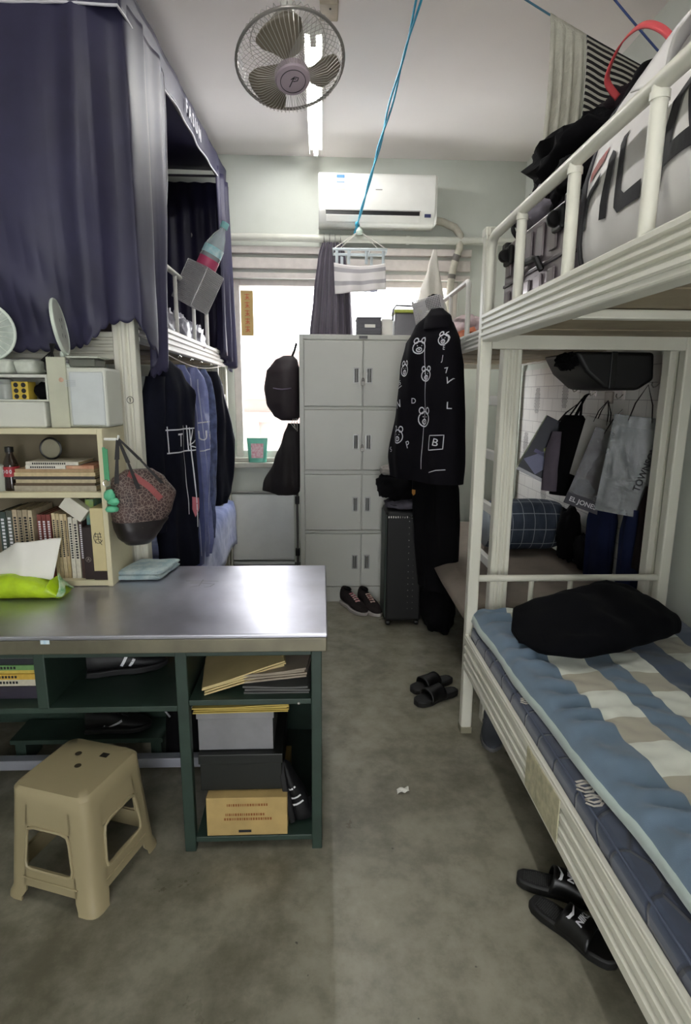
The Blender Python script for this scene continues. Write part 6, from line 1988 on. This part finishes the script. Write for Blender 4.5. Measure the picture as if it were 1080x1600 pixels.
obj('dark_jacket', q, mat('dark_umber_cloth', '1d1719', .75, var=.3, vscale=8, bump=.25, bscale=60), None, 'dark umber jacket hanging below the backpack on the locker side', 'jacket', smooth=True, ang=70)

# things on the locker
def basket_box(lb, x0, x1, y0, y1, h, m, lidm, label2=None):
    t = thing('storage_basket', lb, 'box', ((x0 + x1) / 2, (y0 + y1) / 2, LZ))
    z0 = LZ + .001
    b = MB()
    b.box(x0, x1, y0, y0 + .004, z0, z0 + h).box(x0, x1, y1 - .004, y1, z0, z0 + h).box(x0, x0 + .004, y0 + .004, y1 - .004, z0, z0 + h).box(x1 - .004, x1, y0 + .004, y1 - .004, z0, z0 + h).box(x0, x1, y0, y1, z0 - .0005, z0 + .004)
    obj('walls', b, m, t, bev=.001)
    for k in range(4):
        z = z0 + h * (.12 + .2 * k)
        obj('side_rib', MB().box(x0 - .003, x1 + .003, y0 - .004, y0, z, z + h * .09), m, t)
    obj('rim', MB().tube([(x0, y0, z0 + h), (x1, y0, z0 + h), (x1, y1, z0 + h), (x0, y1, z0 + h)], .006, 8, closed=True), lidm, t, smooth=True)
    return t
M_DGREY = mat('dark_grey_plastic', '55545a', .45)
t = basket_box('dark grey slatted basket with white tag on the locker', .236, .392, 3.95, 4.12, .115, M_DGREY, M_DGREY)
obj('tag', MB().box(.285, .355, 3.942, 3.946, 1.865, 1.885), M_PAPERW, t)
tag(obj('white_carton', MB().box(.402, .475, 3.98, 4.14, LZ + .001, LZ + .115), M_PAPERW, bev=.003), 'plain white carton between the two boxes on the locker', 'box')
t = thing('lidded_tub', 'grey tub with clipped lime and grey lid on the locker', 'box', (.57, 4.05, LZ))
obj('tub', MB().box(.485, .655, 3.95, 4.13, LZ + .001, LZ + .15), mat('mid_grey_plastic', '77767b', .35), t, bev=.012, seg=3)
obj('lid', MB().box(.478, .662, 3.943, 4.137, LZ + .15, LZ + .172), mat('lime_lid', 'b3bd52', .45), t, bev=.006)
obj('clip', MB().tube([(.470, 3.945, LZ + .10), (.470, 3.945, LZ + .165), (.49, 3.945, LZ + .195), (.66, 3.945, LZ + .19)], .006, 8), M_DGREY, t, smooth=True)

# bed 2 upper bunk: basket, bags, orange bundle
Mb2 = Matrix.Translation((.615, 3.30, 1.80)) @ Matrix.Rotation(radians(-14), 4, 'Y') @ Matrix.Rotation(radians(-20), 4, 'Z')
wire_basket('white wire basket hooked on the far right guard rail above the jacket', Mb2, .15, .12, .15, mat('white_wire', 'c9c6c8', .4, .2), 'wire baskets on the bunks', .0085)
q = MB(); blob(q, (.62, 3.32, 1.93), (.045, .04, .045), .2, 2.5, 3., 24, 16)
obj('black_hat', q, M_BLACK, None, 'small black bundle stuffed in the white wire basket', 'bundle', smooth=True, ang=80)
q = MB(); blob(q, (.88, 3.62, 1.78), (.11, .24, .115), .25, 2.6, 5., 36, 18, flat=1.673, e=.8)
obj('pink_bundle', q, mat('pink_white_plastic', 'b9a4a6', .4, var=.35, vscale=14, bump=.6, bscale=30, bdist=.01), None, 'pale pink plastic bundle on the far right upper bunk', 'bundle', smooth=True, ang=80)
q = MB(); blob(q, (.80, 3.26, 1.725), (.055, .20, .06), .25, 3.0, 9., 36, 16, flat=1.673, e=.85)
obj('orange_bundle', q, mat('orange_net', 'cf6a38', .6, var=.3, vscale=30, bump=.4, bscale=60), None, 'orange mesh bundle at the near end of the far upper bunk', 'bundle', smooth=True, ang=80)
q = MB()
garment(q, (.80, 4.34, 2.44), (1, .1, 0), [(0, -.01, .02, .01), (.12, -.045, .04, .025), (.3, -.10, .08, .04), (.42, -.13, .11, .045), (.5, -.12, .10, .04)], .010, 40, 3., 26, 32)
obj('white_plastic_bag', q, mat('thin_white_plastic', 'd2cec6', .4, var=.1, bump=.5, bscale=20, bdist=.01), None, 'thin white plastic bag hanging on the wall right of the window', 'bag', smooth=True, ang=70)

# ============================================================ ceiling fan, ropes and drying things
fn = thing('ceiling_fan', 'caged three-blade oscillating fan hanging from the ceiling', 'fan', (-.06, 2.62, ZC))
FN = Vector((.12, -.36, -.92)).normalized()
FR = Vector((1, .02, .0)); FR = (FR - FN * FR.dot(FN)).normalized()
FU = FN.cross(FR)
RT = Matrix.Rotation(radians(0), 3, 'X')
FC = Vector((-.112, 2.42, 2.63))
FM = Matrix((( FR.x, FU.x, FN.x, FC.x), (FR.y, FU.y, FN.y, FC.y), (FR.z, FU.z, FN.z, FC.z), (0, 0, 0, 1)))
M_FANW = mat('fan_wire', 'bdb9b2', .3, .5)
M_RING = mat('fan_ring', '8e8a86', .35, .5)
RF = .198
def circ(r, z, n=48):
    return [FM @ Vector((r * cos(2 * pi * k / n), r * sin(2 * pi * k / n), z)) for k in range(n)]
obj('cage_ring', MB().tube(circ(RF, 0), .006, 8, closed=True), M_RING, fn, smooth=True)
gw = MB()
for k in range(72):
    a = 2 * pi * k / 72
    ca, sa = cos(a), sin(a)
    a2 = a + .10
    gw.tube([FM @ Vector((.062 * ca, .062 * sa, .072)), FM @ Vector((.13 * cos(a + .05), .13 * sin(a + .05), .066)), FM @ Vector((.18 * cos(a2), .18 * sin(a2), .036)), FM @ Vector((RF * cos(a2), RF * sin(a2), 0))], .0011, 4, caps=False)
obj('front_guard', gw, M_FANW, fn, kind='stuff', label='radial front guard wires', recalc=False)
gw = MB()
for k in range(48):
    a = 2 * pi * k / 48
    gw.tube([FM @ Vector((.05 * cos(a), .05 * sin(a), -.085)), FM @ Vector((.14 * cos(a), .14 * sin(a), -.08)), FM @ Vector((.183 * cos(a), .183 * sin(a), -.045)), FM @ Vector((RF * cos(a), RF * sin(a), 0))], .0011, 4, caps=False)
gw.tube(circ(.14, -.08), .0018, 5, closed=True)
obj('rear_guard', gw, M_FANW, fn, kind='stuff', label='radial rear guard wires', recalc=False)
M_BLADE = mat('olive_grey_blade', '7d7566', .45, var=.1, vscale=4)
for k in range(3):
    a0 = radians(98 + 120 * k)
    def blade(u, v):
        r = .04 + v * .142
        wid = interp([(0, .55), (.25, .8), (.6, .98), (.85, .9), (.95, .7), (1, .4)], v)[0]
        ang_ = a0 + (u - .5) * 2 * wid * .62 + .18 * v
        return FM @ Vector((r * cos(ang_), r * sin(ang_), .012 + (u - .5) * .05 * (1 - .3 * v)))
    obj('blade', MB().grid(blade, 14, 14), M_BLADE, fn, smooth=True, solid=.004)
hb = obj('hub_cap', MB().lathe([(0, .05), (.064, .05), (.066, .070), (.06, .079), (.045, .082), (0, .084)], 36, FM), mat('mauve_cap', 'b3a3ac', .45), fn, smooth=True)
obj('cap_ring', MB().tube([FM @ Vector((.046 * cos(k * pi / 18), .046 * sin(k * pi / 18), .0825)) for k in range(36)], .0012, 5, closed=True), M_INK, hb)
lg = MB()
V2, F2 = strokes2d([[(-.014, -.020), (.004, .018)], [(-.008, .010), (.006, .020), (.020, .016), (.016, .004), (.0, .002)], [(-.004, .014), (.012, .012)]], .0035, .006)
lg.add([FM @ Vector((x, y, .0848)) for x, y in V2], F2)
obj('logo', lg, M_INK, hb, label='dark curled emblem', recalc=False)
obj('motor', MB().lathe([(0, -.19), (.045, -.185), (.062, -.16), (.064, -.09), (.05, -.075), (0, -.07)], 28, FM), mat('fan_housing', 'a9a59b', .45), fn, smooth=True)
mo = FM @ Vector((0, 0, -.15))
obj('stem', MB().tube([mo, mo + Vector((0.0, .05, .10)), Vector((mo.x, mo.y + .07, ZC - .03))], .022, 14), M_WHITE, fn, smooth=True)
obj('canopy_cup', MB().lathe([(.03, -.075), (.065, -.03), (.075, -.001), (0, -.001)], 28, Matrix.Translation((mo.x, mo.y + .07, ZC))), M_WHITE, fn, smooth=True)
jb = thing('junction_box', 'beige junction box on the ceiling beside the fan', 'junction box', (.035, 2.86, ZC))
obj('box', MB().box(-.005, .075, 2.80, 2.92, ZC - .04, ZC - .001), mat('aged_beige', 'b7ab97', .6, var=.2, vscale=20), jb, bev=.005)
obj('screw', MB().lathe([(0, 0), (.005, 0), (.004, .003), (0, .003)], 10, Matrix.Translation((.04, 2.83, ZC - .043))), M_INK, jb)

M_CYAN = mat('cyan_cord', '39a7c9', .6, var=.2, vscale=60)
rp1 = thing('blue_rope', 'bright cyan doubled rope stretched from the ceiling to the wall pipe', 'rope', (.3, 3.2, 2.5))
A0, A1 = Vector((.425, 2.02, 3.075)), Vector((.238, 4.385, 2.55))
for k in range(2):
    pts = []
    for i in range(41):
        f = i / 40
        p = A0.lerp(A1, f)
        tw = sin(f * 24 + k * pi) * .006 * (1 if f < .62 else .8)
        pts.append(p + Vector((tw + (.010 if k else -.010) * max(0, 1 - f * 1.6), 0, cos(f * 24 + k * pi) * .004 - .02 * sin(pi * f))))
    obj('strand', MB().tube(pts, .0048, 6), M_CYAN, rp1, smooth=True)
kn = MB(); blob(kn, A1.lerp(A0, .05), (.014, .03, .018), .3, 4, 2, 14, 10); obj('knot', kn, M_CYAN, rp1, smooth=True)
obj('ceiling_hook', MB().tube([A0 + Vector((0, 0, .005)), A0 + Vector((0, 0, -.006))], .008, 8), M_CHROME, rp1)
def rope(lb, P, m, r=.004):
    a, b = Vector(P[0]), Vector(P[1])
    return obj('washing_line', MB().tube([a.lerp(b, i / 12) - Vector((0, 0, .015 * sin(pi * i / 12))) for i in range(13)], r, 8), m, None, lb, 'rope', 'washing lines on the right', smooth=True)
rope('teal washing line carrying the white towel, from the ceiling to the right wall', ((.58, 2.6, 3.078), (1.478, 2.6, 2.668)), mat('teal_line', '3f6f86', .6))
rope('blue washing line nearest the right wall above the white sports bag', ((.80, 2.3, 3.01), (1.478, 2.3, 2.42)), mat('indigo_line', '3c4f86', .6))
obj('line_hook', MB().tube([(.80, 2.3, 3.012), (.79, 2.3, 3.079)], .003, 6), M_CHROME, None, 'small metal hook holding the blue washing line', 'hook')
def line_z(x):
    f = (x - .58) / (1.478 - .58)
    return 3.078 + (2.668 - 3.078) * f - .015 * sin(pi * f)
def hung(x0, x1, z1, amp, freq, seed, bulge=.02):
    def fn_(u, v):
        x = x0 + u * (x1 - x0)
        zt = line_z(x)
        a = min(1, v * 12)
        # passes over the line, front half long, back half hidden behind
        z = zt + .006 - v * (zt - z1)
        y = 2.6 - .012 * a - amp * sin(freq * u + seed) * min(1, v * 3) - bulge * v
        return Vector((x + .01 * sin(v * 5 + seed) * v, y, z))
    return fn_
tw = obj('white_towel', MB().grid(hung(.91, 1.062, 2.26, .016, 24, .5), 50, 40), mat('ivory_gauze', 'd0cdbf', .95, var=.12, vscale=24, bump=.7, bscale=110, bdist=.006), None, 'ivory crinkled towel hanging on the teal washing line', 'towel', smooth=True, solid=.006, ang=80)
def stripe_mat():
    t = NT('black_white_stripe')
    x, y, z = t.sep(t.uv())
    yy = t.math('ADD', t.math('MULTIPLY', y, 26), t.math('MULTIPLY', t.noise(t.uv(), 6), .25))
    s = t.math('LESS_THAN', t.math('FRACT', yy), .55)
    edge = t.math('GREATER_THAN', x, .78)
    c = t.mix(s, hx('bcb8ac'), hx('231f22'))
    t.col(t.mix(edge, c, hx('a3a096')))
    t.b.inputs['Roughness'].default_value = .95
    t.bump(t.noise(t.uv(), 200), .3, .003)
    return t.m
obj('striped_towel', MB().grid(hung(1.064, 1.40, 2.22, .008, 14, 1.5), 50, 40), stripe_mat(), None, 'black and ivory striped towel beside the ivory one on the line', 'towel', smooth=True, solid=.006, ang=80)

# drying rack with pegs by the window
dr = thing('drying_rack', 'pale grey square peg drying rack hanging from the cyan rope', 'drying rack', (.26, 4.25, 2.1))
M_RACK = mat('pale_blue_grey_plastic', 'b9c3c6', .4)
c4 = [(.08, 4.17, 2.395), (.445, 4.16, 2.395), (.45, 4.335, 2.40), (.085, 4.345, 2.40)]
obj('frame', MB().tube(c4, .009, 8, closed=True), M_RACK, dr, smooth=True)
obj('cross_bar', MB().tube([(.20, 4.165, 2.395), (.20, 4.34, 2.40)], .006, 8), M_RACK, dr)
obj('cross_bar', MB().tube([(.33, 4.165, 2.395), (.33, 4.34, 2.40)], .006, 8), M_RACK, dr)
hub = (.263, 4.26, 2.535)
for p in c4:
    obj('suspension_cord', MB().tube([p, hub], .0028, 6), mat('pale_cord', 'cfcac2'), dr)
obj('swivel', MB().lathe([(0, -.025), (.02, -.02), (.024, 0), (.012, .02), (0, .03)], 16, Matrix.Translation(hub)), mat('mint_swivel', 'c3d2c6', .4), dr, smooth=True)
obj('hook', MB().tube([(.263, 4.26, 2.56), (.263, 4.265, 2.578), (.258, 4.275, 2.590), (.254, 4.285, 2.575)], .003, 6), M_CHROME, dr)
for k, (x, y) in enumerate(((.11, 4.168), (.19, 4.166), (.31, 4.164), (.425, 4.162), (.15, 4.341), (.36, 4.338))):
    pg = MB()
    for s_ in (-1, 1):
        pg.box(x - .010 + s_ * .004, x + .002 + s_ * .004, y - .006 + s_ * .004, y + .0 + s_ * .004, 2.30, 2.385)
    obj('peg', pg, M_RACK, dr, bev=.001)
def stripe_cloth_mat():
    t = NT('grey_banded_terry')
    x, y, z = t.sep(t.uv())
    band = t.math('LESS_THAN', t.math('FRACT', t.math('ADD', t.math('MULTIPLY', y, 2.2), .72)), .33)
    t.col(t.mix(band, hx('d9d5d4'), hx('a3a0a4')))
    t.b.inputs['Roughness'].default_value = .95
    t.bump(t.noise(t.uv(), 120), .6, .004)
    return t.m
obj('banded_cloth', MB().grid(lambda u, v: Vector((.085 + u * .35 + .01 * v, 4.15 + .012 * sin(u * 15) * v, 2.305 - v * (.20 - .035 * u) - .02 * sin(pi * u) * (1 - v))), 40, 20), stripe_cloth_mat(), None, 'white cloth with grey bands pegged on the drying rack', 'cloth', smooth=True, solid=.005, ang=80)
obj('small_cloth', MB().grid(lambda u, v: Vector((.30 + u * .10, 4.325 + .008 * sin(u * 12), 2.31 - v * .16)), 14, 8), mat('lilac_cloth', 'a9adc4', .9, bump=.3, bscale=90), None, 'small pale lilac cloth at the back of the drying rack', 'cloth', smooth=True, solid=.004)
obj('black_sock', MB().grid(lambda u, v: Vector((.10 + u * .13, 4.33 + .006 * sin(u * 9), 2.31 - v * .13)), 10, 8), M_BLACK, None, 'black cloth pegged at the back left of the drying rack', 'cloth', smooth=True, solid=.006)
